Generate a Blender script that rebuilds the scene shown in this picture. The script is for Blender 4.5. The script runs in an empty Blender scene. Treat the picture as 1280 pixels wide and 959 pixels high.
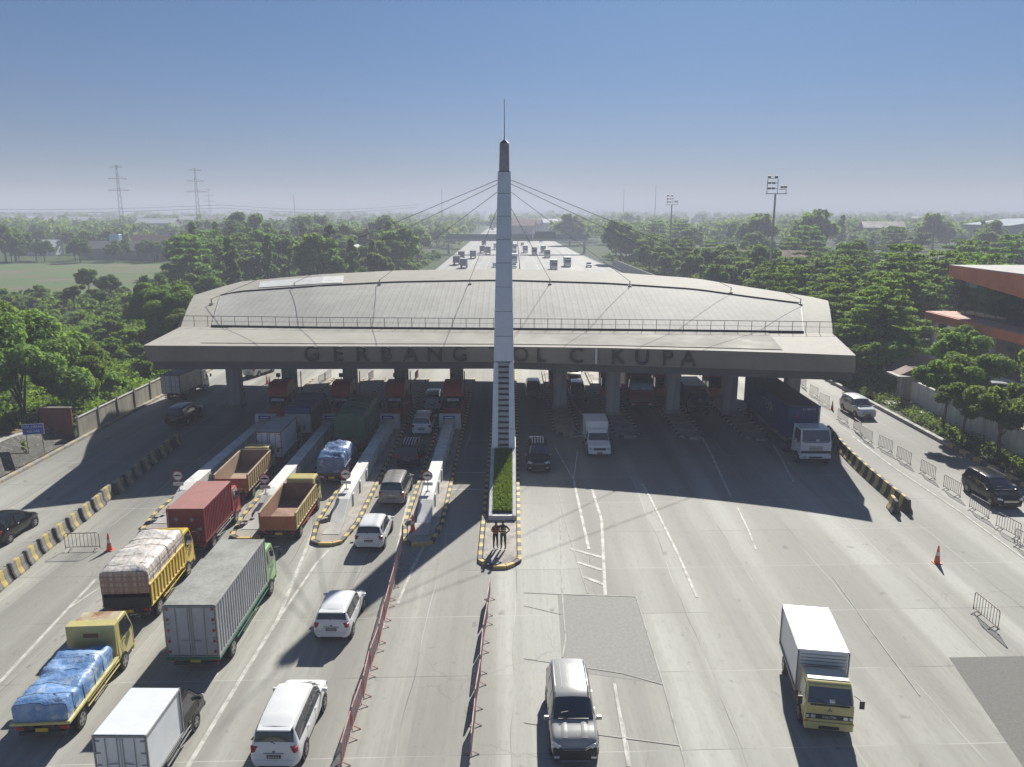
import bpy, math, random
import numpy as np
from mathutils import Vector, Matrix
R = math.radians
rnd = random.Random(7)
sc = bpy.context.scene
C = sc.collection

# ---------------------------------------------------------------- camera
FPX = 980.0
H = 19.0
PITCH = math.atan(217.0/FPX)
cam_data = bpy.data.cameras.new('camera')
cam = bpy.data.objects.new('camera', cam_data); C.objects.link(cam)
cam.location = (0, 0, H)
cam.rotation_euler = (math.pi/2-PITCH, 0, 0)
cam_data.sensor_width = 36
cam_data.lens = FPX/1280*36
cam_data.clip_end = 12000
cam_data.clip_start = 0.5
sc.camera = cam
SP, CP = math.sin(PITCH), math.cos(PITCH)
# ---------------------------------------------------------------- light
SUN = Vector((0.38, 1.40, 1.0))
world = bpy.data.worlds.new('World'); sc.world = world; world.use_nodes = True
wn = world.node_tree.nodes; wl = world.node_tree.links
bg = wn['Background']; bg.inputs['Strength'].default_value = 0.062
sky = wn.new('ShaderNodeTexSky'); sky.sky_type = 'NISHITA'; sky.sun_disc = False
sky.sun_elevation = math.atan2(1, math.hypot(SUN.x, SUN.y))
sky.sun_rotation = math.atan2(SUN.x, SUN.y)
sky.air_density = 1.0; sky.dust_density = 0.3; sky.ozone_density = 4.0; sky.altitude = 0
tint = wn.new('ShaderNodeMix'); tint.data_type = 'RGBA'; tint.blend_type = 'MULTIPLY'; tint.inputs[0].default_value = 1
tint.inputs[7].default_value = (0.29, 0.415, 0.545, 1)
wl.new(sky.outputs[0], tint.inputs[6])
# the dull mauve smog layer low in the sky, by elevation only
wtc = wn.new('ShaderNodeTexCoord'); wsp = wn.new('ShaderNodeSeparateXYZ'); wl.new(wtc.outputs['Generated'], wsp.inputs[0])
wmr = wn.new('ShaderNodeMapRange'); wmr.inputs[1].default_value = -0.02; wmr.inputs[2].default_value = 0.22; wl.new(wsp.outputs[2], wmr.inputs[0])
smog = wn.new('ShaderNodeMix'); smog.data_type = 'RGBA'; wl.new(wmr.outputs[0], smog.inputs[0]); smog.inputs[6].default_value = (0.86, 0.72, 0.86, 1); smog.inputs[7].default_value = (1, 1, 1, 1)
sm2 = wn.new('ShaderNodeMix'); sm2.data_type = 'RGBA'; sm2.blend_type = 'MULTIPLY'; sm2.inputs[0].default_value = 1
wl.new(tint.outputs[2], sm2.inputs[6]); wl.new(smog.outputs[2], sm2.inputs[7]); wl.new(sm2.outputs[2], bg.inputs['Color'])
sl = bpy.data.lights.new('sun', 'SUN'); sl.energy = 5.0; sl.angle = R(0.53); sl.color = (1, 0.965, 0.885)
so = bpy.data.objects.new('sun', sl); C.objects.link(so)
so.rotation_euler = (-SUN).to_track_quat('-Z', 'Y').to_euler()
so.location = (20, 60, 90)
sc.view_settings.view_transform = 'Standard'; sc.view_settings.look = 'None'
sc.view_settings.exposure = 0.74; sc.view_settings.gamma = 1
sc.render.film_transparent = False
sc.cycles.max_bounces = 6; sc.cycles.diffuse_bounces = 3; sc.cycles.glossy_bounces = 3
sc.cycles.transmission_bounces = 4; sc.cycles.transparent_max_bounces = 8; sc.cycles.volume_bounces = 1
sc.cycles.use_denoising = True
sc.cycles.caustics_reflective = False; sc.cycles.caustics_refractive = False
sc.cycles.sample_clamp_indirect = 4

def G(px, py, z=0.0):
    "photo pixel -> point at height z (used once, to survey the place)"
    u, v = px-640.0, py-479.5
    d = FPX*SP+v*CP; n = FPX*CP-v*SP
    k = (H-z)/d
    return Vector((u*k, n*k, z))
def GY(px, py, Y):
    u, v = px-640.0, py-479.5
    k = Y/(FPX*CP-v*SP)
    return Vector((u*k, Y, H-(FPX*SP+v*CP)*k))

# ---------------------------------------------------------------- materials
MATS = {}
def _mat(name):
    m = bpy.data.materials.new(name); m.use_nodes = True
    nt = m.node_tree
    return m, nt, nt.nodes['Principled BSDF']
def N(nt, t, **kw):
    n = nt.nodes.new(t)
    for k, v in kw.items():
        if k in ('operation', 'blend_type', 'data_type', 'noise_dimensions', 'feature', 'wave_type', 'bands_direction', 'clamp'): setattr(n, k, v)
    return n
def mixc(nt, fac, a, b, mode='MIX'):
    n = nt.nodes.new('ShaderNodeMix'); n.data_type = 'RGBA'; n.blend_type = mode
    for s, v in ((0, fac), (6, a), (7, b)):
        if hasattr(v, 'links') or isinstance(v, bpy.types.NodeSocket): nt.links.new(v, n.inputs[s])
        else: n.inputs[s].default_value = v if s == 0 else (*v, 1)[:4]
    return n.outputs[2]
def math_(nt, op, a, b=None, c=None, clamp=False):
    n = nt.nodes.new('ShaderNodeMath'); n.operation = op; n.use_clamp = clamp
    for i, v in enumerate((a, b, c)):
        if v is None: continue
        if isinstance(v, bpy.types.NodeSocket): nt.links.new(v, n.inputs[i])
        else: n.inputs[i].default_value = v
    return n.outputs[0]
def noise(nt, scale, detail=4, vec=None, rough=0.55):
    n = nt.nodes.new('ShaderNodeTexNoise'); n.inputs['Scale'].default_value = scale
    n.inputs['Detail'].default_value = detail; n.inputs['Roughness'].default_value = rough
    if vec is not None: nt.links.new(vec, n.inputs['Vector'])
    return n.outputs['Fac']
def ramp(nt, fac, p0, p1, c0=0.0, c1=1.0):
    n = nt.nodes.new('ShaderNodeMapRange'); n.inputs[1].default_value = p0; n.inputs[2].default_value = p1
    n.inputs[3].default_value = c0; n.inputs[4].default_value = c1; n.clamp = True
    nt.links.new(fac, n.inputs[0]); return n.outputs[0]
def coords(nt, scale=(1, 1, 1), kind='Object'):
    t = nt.nodes.new('ShaderNodeTexCoord'); m = nt.nodes.new('ShaderNodeMapping')
    m.inputs['Scale'].default_value = scale
    nt.links.new(t.outputs[kind], m.inputs[0]); return m.outputs[0]
def bump(nt, b, height, strength=0.3, dist=0.02):
    n = nt.nodes.new('ShaderNodeBump'); n.inputs['Strength'].default_value = strength; n.inputs['Distance'].default_value = dist
    nt.links.new(height, n.inputs['Height']); nt.links.new(n.outputs[0], b.inputs['Normal'])

def M(key, col, rough=0.6, metal=0.0, dirt=0.18, dcol=None, scale=1.5, coat=0.0, bmp=0.0, spec=0.5, emit=None):
    "general worn surface: base colour with large and small blotches of grime"
    if key in MATS: return MATS[key]
    m, nt, b = _mat(key)
    vec = coords(nt)
    n1 = noise(nt, scale, 6, vec, 0.62); n2 = noise(nt, scale*9, 3, vec)
    f = math_(nt, 'MULTIPLY', ramp(nt, n1, 0.42, 0.72), dirt*1.6, clamp=True)
    f2 = math_(nt, 'ADD', f, math_(nt, 'MULTIPLY', ramp(nt, n2, 0.45, 0.75), dirt*0.7), clamp=True)
    dc = dcol or tuple(c*0.45+0.02 for c in col)
    nt.links.new(mixc(nt, f2, col, dc), b.inputs['Base Color'])
    nt.links.new(ramp(nt, n1, 0.3, 0.7, rough*0.85, min(1, rough*1.15)), b.inputs['Roughness'])
    b.inputs['Metallic'].default_value = metal
    b.inputs['Specular IOR Level'].default_value = spec
    if coat: b.inputs['Coat Weight'].default_value = coat; b.inputs['Coat Roughness'].default_value = 0.06
    if bmp: bump(nt, b, n2, bmp, 0.03)
    if emit: b.inputs['Emission Color'].default_value = (*emit[:3], 1); b.inputs['Emission Strength'].default_value = emit[3]
    MATS[key] = m; return m
def paint(key, col, rough=0.28, dirt=0.1): return M('car_paint_'+key, col, rough, 0.0, dirt, tuple(c*.6+.04 for c in col) if sum(col) > 1 else tuple(c*.8+.012 for c in col), 0.9, coat=0.5 if sum(col) > .2 else 0.25, spec=.35)

def foliage(key, c0, c1, c2):
    m, nt, b = _mat('foliage_'+key)
    geo = nt.nodes.new('ShaderNodeNewGeometry'); oi = nt.nodes.new('ShaderNodeObjectInfo')
    vec = coords(nt)
    base = mixc(nt, geo.outputs['Random Per Island'], c0, c1)
    nn = noise(nt, 0.45, 3, vec)
    base = mixc(nt, ramp(nt, nn, 0.45, 0.7), base, c2)
    hs = nt.nodes.new('ShaderNodeHueSaturation'); nt.links.new(base, hs.inputs['Color'])
    nt.links.new(ramp(nt, oi.outputs['Random'], 0, 1, 0.465, 0.52), hs.inputs['Hue'])
    nt.links.new(ramp(nt, oi.outputs['Random'], 0, 1, 0.6, 1.35), hs.inputs['Value'])
    hs.inputs['Saturation'].default_value = 0.95
    nt.links.new(hs.outputs[0], b.inputs['Base Color'])
    b.inputs['Roughness'].default_value = 0.65; b.inputs['Specular IOR Level'].default_value = 0.15
    tr = nt.nodes.new('ShaderNodeBsdfTranslucent'); 
    br = mixc(nt, 0.55, hs.outputs[0], (0.34, 0.50, 0.03)); nt.links.new(br, tr.inputs['Color'])
    mx = nt.nodes.new('ShaderNodeMixShader'); mx.inputs[0].default_value = 0.5
    nt.links.new(b.outputs[0], mx.inputs[1]); nt.links.new(tr.outputs[0], mx.inputs[2])
    nt.links.new(mx.outputs[0], nt.nodes['Material Output'].inputs['Surface'])
    return m
F_DARK = foliage('dark', (0.035, 0.1, 0.018), (0.065, 0.15, 0.028), (0.09, 0.17, 0.035))
F_MID = foliage('mid', (0.06, 0.15, 0.018), (0.11, 0.225, 0.028), (0.14, 0.25, 0.04))
F_BRIGHT = foliage('bright', (0.09, 0.215, 0.016), (0.15, 0.31, 0.028), (0.19, 0.33, 0.04))
F_GLOSS = foliage('glossy', (0.10, 0.19, 0.04), (0.18, 0.29, 0.075), (0.2, 0.33, 0.08))  # leaf gloss is put into the colour: paler greens, same roughness
F_OLIVE = foliage('olive', (0.06, 0.1, 0.03), (0.1, 0.14, 0.045), (0.13, 0.16, 0.06))
BARK = M('bark', (0.12, 0.095, 0.07), 0.9, dirt=0.4, scale=4, bmp=0.6)

def concrete_road():
    m, nt, b = _mat('concrete_road')
    tc = nt.nodes.new('ShaderNodeTexCoord'); sep = nt.nodes.new('ShaderNodeSeparateXYZ'); nt.links.new(tc.outputs['Object'], sep.inputs[0])
    X, Y = sep.outputs[0], sep.outputs[1]
    big = noise(nt, 0.07, 5, coords(nt, (1, 0.6, 1)))
    streak = noise(nt, 1.0, 5, coords(nt, (0.85, 0.018, 1)), 0.6)
    wide = noise(nt, 1.0, 2, coords(nt, (0.33, 0.007, 1)), 0.5)
    fine = noise(nt, 6.0, 6, coords(nt, (1, 0.25, 1)), 0.7)
    speck = noise(nt, 40.0, 2, coords(nt))
    warm = mixc(nt, ramp(nt, big, 0.38, 0.62), (0.33, 0.322, 0.28), (0.43, 0.427, 0.38))
    c = mixc(nt, math_(nt, 'MULTIPLY', ramp(nt, streak, 0.45, 0.72), 0.62), warm, (0.16, 0.155, 0.135))
    c = mixc(nt, math_(nt, 'MULTIPLY', ramp(nt, streak, 0.48, 0.28), 0.5), c, (0.56, 0.555, 0.505))
    c = mixc(nt, math_(nt, 'MULTIPLY', ramp(nt, wide, 0.46, 0.64), 0.6), c, (0.2, 0.195, 0.175))
    c = mixc(nt, math_(nt, 'MULTIPLY', ramp(nt, wide, 0.48, 0.34), 0.4), c, (0.54, 0.54, 0.5))
    c = mixc(nt, math_(nt, 'MULTIPLY', ramp(nt, fine, 0.5, 0.8), 0.4), c, (0.15, 0.145, 0.13))
    c = mixc(nt, math_(nt, 'MULTIPLY', ramp(nt, speck, 0.6, 0.8), 0.25), c, (0.5, 0.48, 0.44))
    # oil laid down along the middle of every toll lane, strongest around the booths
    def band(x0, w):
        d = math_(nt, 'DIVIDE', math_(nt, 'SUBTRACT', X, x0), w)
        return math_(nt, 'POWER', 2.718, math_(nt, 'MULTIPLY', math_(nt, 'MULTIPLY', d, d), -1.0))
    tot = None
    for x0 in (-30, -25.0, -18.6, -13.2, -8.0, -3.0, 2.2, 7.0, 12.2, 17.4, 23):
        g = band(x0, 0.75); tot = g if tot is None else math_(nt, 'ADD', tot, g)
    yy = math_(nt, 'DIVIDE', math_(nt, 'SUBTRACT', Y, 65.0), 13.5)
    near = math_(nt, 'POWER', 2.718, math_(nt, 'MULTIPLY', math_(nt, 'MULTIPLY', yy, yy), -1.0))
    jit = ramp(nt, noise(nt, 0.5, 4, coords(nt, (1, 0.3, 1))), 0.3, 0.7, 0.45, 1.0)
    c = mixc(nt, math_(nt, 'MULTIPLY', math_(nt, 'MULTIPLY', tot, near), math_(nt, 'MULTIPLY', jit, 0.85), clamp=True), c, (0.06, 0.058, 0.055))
    # oily grey round the booths as a whole, with canopy shade painted in
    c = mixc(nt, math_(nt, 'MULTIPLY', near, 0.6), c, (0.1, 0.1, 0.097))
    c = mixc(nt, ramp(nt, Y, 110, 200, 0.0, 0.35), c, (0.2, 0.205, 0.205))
    # contraction joints, hair thin, some of them sealed pale
    wob = math_(nt, 'MULTIPLY', noise(nt, 0.15, 2, coords(nt)), 0.6)
    fy = math_(nt, 'ABSOLUTE', math_(nt, 'SUBTRACT', math_(nt, 'FRACT', math_(nt, 'DIVIDE', math_(nt, 'ADD', Y, math_(nt, 'MULTIPLY', X, -0.035)), 4.9)), 0.5))
    jy = math_(nt, 'GREATER_THAN', fy, 0.4962)
    fx = math_(nt, 'ABSOLUTE', math_(nt, 'SUBTRACT', math_(nt, 'FRACT', math_(nt, 'DIVIDE', math_(nt, 'ADD', X, math_(nt, 'ADD', wob, math_(nt, 'MULTIPLY', Y, -0.012))), 4.15)), 0.5))
    jx = math_(nt, 'GREATER_THAN', fx, 0.4955)
    j = math_(nt, 'MAXIMUM', jx, jy)
    sel = ramp(nt, noise(nt, 0.11, 2, coords(nt)), 0.42, 0.56)
    cell = nt.nodes.new('ShaderNodeCombineXYZ')
    nt.links.new(math_(nt, 'FLOOR', math_(nt, 'ADD', math_(nt, 'DIVIDE', math_(nt, 'ADD', Y, math_(nt, 'MULTIPLY', X, -0.035)), 4.9), 0.0)), cell.inputs[1])
    nt.links.new(math_(nt, 'FLOOR', math_(nt, 'DIVIDE', math_(nt, 'ADD', X, math_(nt, 'ADD', wob, math_(nt, 'MULTIPLY', Y, -0.012))), 4.15)), cell.inputs[0])
    wnz = nt.nodes.new('ShaderNodeTexWhiteNoise'); nt.links.new(cell.outputs[0], wnz.inputs['Vector'])
    c = mixc(nt, math_(nt, 'MULTIPLY', ramp(nt, wnz.outputs['Value'], 0.3, 1.0), 0.22), c, (0.2, 0.195, 0.175))
    crk = nt.nodes.new('ShaderNodeTexVoronoi'); crk.feature = 'DISTANCE_TO_EDGE'; crk.inputs['Scale'].default_value = 0.16
    wv = nt.nodes.new('ShaderNodeVectorMath'); wv.operation = 'ADD'; nt.links.new(coords(nt), wv.inputs[0])
    nz3 = nt.nodes.new('ShaderNodeTexNoise'); nz3.inputs['Scale'].default_value = 0.8; nz3.inputs['Detail'].default_value = 6; nt.links.new(coords(nt), nz3.inputs['Vector'])
    nt.links.new(nz3.outputs['Color'], wv.inputs[1]); nt.links.new(wv.outputs[0], crk.inputs['Vector'])
    ck = math_(nt, 'MULTIPLY', ramp(nt, crk.outputs['Distance'], 0.006, 0.001), ramp(nt, noise(nt, 0.06, 3, coords(nt)), 0.5, 0.56))
    c = mixc(nt, math_(nt, 'MULTIPLY', ck, 0.28), c, (0.12, 0.115, 0.1))
    spot = ramp(nt, noise(nt, 1.3, 3, coords(nt, (1, 0.7, 1))), 0.66, 0.74)
    c = mixc(nt, math_(nt, 'MULTIPLY', spot, 0.55), c, (0.11, 0.105, 0.095))
    c = mixc(nt, math_(nt, 'MULTIPLY', j, 0.75), c, mixc(nt, sel, (0.1, 0.095, 0.085), (0.5, 0.49, 0.46)))
    nt.links.new(c, b.inputs['Base Color'])
    nt.links.new(ramp(nt, streak, 0.3, 0.7, 0.85, 0.7), b.inputs['Roughness']); b.inputs['Specular IOR Level'].default_value = 0.3
    bump(nt, b, fine, 0.25, 0.01)
    return m
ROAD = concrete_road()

def earth():
    m, nt, b = _mat('earth_and_undergrowth')
    v = coords(nt)
    c = mixc(nt, ramp(nt, noise(nt, 0.03, 6, v, 0.65), 0.4, 0.6), (0.045, 0.085, 0.022), (0.085, 0.095, 0.04))
    c = mixc(nt, ramp(nt, noise(nt, 0.6, 6, v, 0.7), 0.4, 0.65), c, (0.035, 0.07, 0.016))
    nt.links.new(c, b.inputs['Base Color']); b.inputs['Roughness'].default_value = 0.95; b.inputs['Specular IOR Level'].default_value = 0.1
    bump(nt, b, noise(nt, 1.5, 5, v), 0.8, 0.3)
    return m
def field():
    m, nt, b = _mat('rice_field')
    v = coords(nt, (0.02, 0.09, 1)); v2 = coords(nt)
    c = mixc(nt, ramp(nt, noise(nt, 1.0, 5, v), 0.42, 0.58), (0.06, 0.125, 0.018), (0.11, 0.115, 0.04))
    c = mixc(nt, ramp(nt, noise(nt, 1.4, 2, coords(nt, (0.03, 0.05, 1))), 0.56, 0.66), c, (0.15, 0.11, 0.08))
    c = mixc(nt, ramp(nt, noise(nt, 0.8, 5, v2), 0.5, 0.75), c, (0.05, 0.1, 0.02))
    nt.links.new(c, b.inputs['Base Color']); b.inputs['Roughness'].default_value = 0.9
    return m
def rubble():
    m, nt, b = _mat('rubble_masonry')
    v = coords(nt, (1, 1, 1))
    vo = nt.nodes.new('ShaderNodeTexVoronoi'); vo.inputs['Scale'].default_value = 3.0; nt.links.new(v, vo.inputs['Vector'])
    ve = nt.nodes.new('ShaderNodeTexVoronoi'); ve.feature = 'DISTANCE_TO_EDGE'; ve.inputs['Scale'].default_value = 3.0; nt.links.new(v, ve.inputs['Vector'])
    bw = nt.nodes.new('ShaderNodeRGBToBW'); nt.links.new(vo.outputs['Color'], bw.inputs[0])
    c = mixc(nt, bw.outputs[0], (0.045, 0.043, 0.038), (0.17, 0.16, 0.14))
    c = mixc(nt, ramp(nt, ve.outputs['Distance'], 0.07, 0.02), c, (0.05, 0.048, 0.04))
    c = mixc(nt, ramp(nt, noise(nt, 0.9, 5, v), 0.5, 0.7), c, (0.06, 0.06, 0.045))
    nt.links.new(c, b.inputs['Base Color']); b.inputs['Roughness'].default_value = 0.9
    bump(nt, b, ve.outputs['Distance'], 0.5, 0.05)
    return m
def panel_wall(key, col, stain, scale=0.6):
    "weathered concrete with vertical run-off streaks"
    m, nt, b = _mat(key)
    s = noise(nt, 1.0, 5, coords(nt, (1.6, 1.6, 0.12)), 0.65); l = noise(nt, scale, 5, coords(nt))
    c = mixc(nt, math_(nt, 'MULTIPLY', ramp(nt, s, 0.45, 0.75), 0.75), col, stain)
    c = mixc(nt, math_(nt, 'MULTIPLY', ramp(nt, l, 0.45, 0.7), 0.4), c, stain)
    nt.links.new(c, b.inputs['Base Color']); b.inputs['Roughness'].default_value = 0.8
    bump(nt, b, noise(nt, 14, 3, coords(nt)), 0.2, 0.01)
    return m
def sheet(key, c0, c1, period, axis=0, strength=0.35, rough=0.45, metal=0.3, cross=None):
    "ribbed metal sheet: ribs are bump, colour blotched"
    m, nt, b = _mat(key)
    tc = nt.nodes.new('ShaderNodeTexCoord'); sep = nt.nodes.new('ShaderNodeSeparateXYZ'); nt.links.new(tc.outputs['Object'], sep.inputs[0])
    w = math_(nt, 'PINGPONG', math_(nt, 'DIVIDE', sep.outputs[axis], period), 0.5)
    h = ramp(nt, w, 0.30, 0.42)
    bl = noise(nt, 0.35, 6, coords(nt), 0.65); fn = noise(nt, 2.2, 5, coords(nt, (1, 0.3, 1)), 0.65)
    c = mixc(nt, ramp(nt, bl, 0.35, 0.65), c0, c1)
    c = mixc(nt, math_(nt, 'MULTIPLY', ramp(nt, fn, 0.5, 0.75), 0.35), c, tuple(x*0.6 for x in c0))
    c = mixc(nt, math_(nt, 'MULTIPLY', h, 0.10), c, tuple(x*0.5 for x in c0))
    nt.links.new(c, b.inputs['Base Color']); b.inputs['Roughness'].default_value = rough; b.inputs['Metallic'].default_value = metal
    bump(nt, b, h, strength, 0.03)
    return m
def tarp(key, c0, c1, c2, plaid=False):
    m, nt, b = _mat('tarpaulin_'+key)
    v = coords(nt)
    c = mixc(nt, ramp(nt, noise(nt, 1.4, 5, v, 0.6), 0.42, 0.62), c0, c1)
    c = mixc(nt, math_(nt, 'MULTIPLY', ramp(nt, noise(nt, 2.3, 4, coords(nt, (1, 0.5, 1))), 0.55, 0.7), 0.8), c, c2)
    if plaid:
        tc = nt.nodes.new('ShaderNodeTexCoord'); sep = nt.nodes.new('ShaderNodeSeparateXYZ'); nt.links.new(tc.outputs['Object'], sep.inputs[0])
        for i, (ax, per, col) in enumerate(((0, .21, (0.30, 0.07, 0.06)), (2, .26, (0.06, 0.09, 0.08)), (0, .34, (0.05, 0.1, 0.08)), (2, .4, (0.32, 0.25, 0.2)), (1, .3, (0.4, 0.2, 0.16)))):
            f = math_(nt, 'GREATER_THAN', math_(nt, 'FRACT', math_(nt, 'DIVIDE', sep.outputs[ax], per)), 0.62)
            up = ramp(nt, sep.outputs[2], 2.55, 2.85, 0.6, 0.12)
            c = mixc(nt, math_(nt, 'MULTIPLY', f, up), c, col)
    nt.links.new(c, b.inputs['Base Color']); b.inputs['Roughness'].default_value = 0.42
    w = noise(nt, 1.7, 4, v, 0.6)
    bump(nt, b, w, 0.55, 0.2)
    return m

SEAL = M('sealed_joint', (0.46, 0.455, 0.42), 0.8, dirt=0.6, dcol=(0.3, 0.29, 0.26), scale=2, spec=.2)
ASPHALT = M('asphalt', (0.06, 0.06, 0.06), 0.85, dirt=0.2, dcol=(0.14, 0.135, 0.125), scale=0.5)
PATCH = M('darker_concrete', (0.305, 0.3, 0.275), 0.85, dirt=0.3, dcol=(0.25, 0.248, 0.225), scale=7, spec=.25)
LINEW = M('worn_white_line', (0.58, 0.57, 0.53), 0.7, dirt=0.75, dcol=(0.34, 0.33, 0.29), scale=1.6, spec=.25)
CONC = panel_wall('weathered_concrete', (0.36, 0.34, 0.3), (0.14, 0.13, 0.11))
CONC2 = panel_wall('pale_concrete', (0.42, 0.41, 0.38), (0.2, 0.19, 0.17))
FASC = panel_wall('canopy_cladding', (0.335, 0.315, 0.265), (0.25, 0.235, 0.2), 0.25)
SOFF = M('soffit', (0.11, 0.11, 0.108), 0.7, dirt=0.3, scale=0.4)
ROOFM = sheet('standing_seam_roof', (0.27, 0.265, 0.24), (0.33, 0.325, 0.3), 0.62, 0, 0.3, 0.8, 0.0)
WHITEWALL = panel_wall('white_painted_concrete', (0.74, 0.74, 0.71), (0.42, 0.4, 0.36))
WHITE = M('white_paint', (0.72, 0.73, 0.73), 0.4, dirt=0.2, dcol=(0.35, 0.33, 0.3))
PANELW = M('aluminium_composite', (0.8, 0.82, 0.83), 0.4, 0.0, 0.14, (0.5, 0.49, 0.46), 0.9)
GREY = M('grey_paint', (0.28, 0.28, 0.27), 0.5, dirt=0.25)
STEEL = M('galvanised_steel', (0.42, 0.42, 0.41), 0.4, 0.7, 0.25)
DKSTEEL = M('dark_steel', (0.07, 0.07, 0.072), 0.55, 0.4, 0.25)
BLACK = M('black_plastic', (0.016, 0.016, 0.017), 0.5, 0, 0.15, (0.05, 0.048, 0.045))
RUBBER = M('tyre_rubber', (0.018, 0.018, 0.018), 0.9, 0, 0.2, (0.05, 0.048, 0.044), spec=.2)
RIM = M('wheel_rim', (0.36, 0.36, 0.36), 0.35, 0.8, 0.25)
CHROME = M('chrome', (0.7, 0.7, 0.7), 0.15, 1.0, 0.05)
GLASS = M('dark_glass', (0.018, 0.026, 0.032), 0.05, 0, 0.06, (0.06, 0.06, 0.06), coat=0.5, spec=0.9)
GLASSB = M('windscreen_glass', (0.03, 0.045, 0.06), 0.05, 0, 0.08, (0.07, 0.075, 0.08), coat=0.6, spec=0.9)
REDL = M('tail_lamp_red', (0.42, 0.02, 0.02), 0.25, dirt=0.1, coat=0.5)
CLEAR = M('headlamp_lens', (0.62, 0.64, 0.66), 0.12, 0.3, 0.1, coat=0.8)
AMBER = M('amber_lens', (0.6, 0.22, 0.02), 0.3)
YEL = M('kerb_yellow', (0.62, 0.44, 0.1), 0.7, dirt=0.5, dcol=(0.36, 0.32, 0.22), scale=2)
BLK = M('kerb_black', (0.035, 0.035, 0.035), 0.7, dirt=0.5, dcol=(0.2, 0.19, 0.17), scale=2)
RED = M('red_paint', (0.52, 0.05, 0.03), 0.45, dirt=0.25, dcol=(0.16, 0.03, 0.02))
ORANGE = M('orange_cladding', (0.85, 0.24, 0.085), 0.6, dirt=0.2, dcol=(0.4, 0.1, 0.05), scale=0.5)
CONEO = M('cone_orange', (0.7, 0.11, 0.03), 0.5, dirt=0.2)
BLUE = M('sign_blue', (0.015, 0.07, 0.36), 0.45, dirt=0.12)
GRASS = M('lawn', (0.14, 0.30, 0.018), 0.8, dirt=0.5, dcol=(0.04, 0.1, 0.012), scale=5, bmp=1.0)
WOOD = M('bare_planks', (0.3, 0.21, 0.13), 0.8, dirt=0.45, dcol=(0.12, 0.08, 0.05), scale=2)
BRICK = M('red_wall_paint', (0.25, 0.06, 0.045), 0.8, dirt=0.35, scale=1)
TILE = M('clay_roof_tiles', (0.22, 0.12, 0.08), 0.85, dirt=0.4, scale=0.5)
GREYROOF = M('old_sheet_roof', (0.26, 0.245, 0.225), 0.7, dirt=0.3, scale=0.3)
PINKW = M('washed_out_wall', (0.4, 0.36, 0.37), 0.8, dirt=0.3, scale=0.4)
SKIN = M('skin', (0.28, 0.15, 0.09), 0.5, dirt=0.1)
BLACKCLOTH = M('black_cloth', (0.02, 0.02, 0.025), 0.9, dirt=0.2)
MAROON = M('maroon_cloth', (0.13, 0.03, 0.025), 0.9, dirt=0.2)
HIVIS = M('reflective_orange', (0.75, 0.3, 0.05), 0.6, dirt=0.1)

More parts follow.
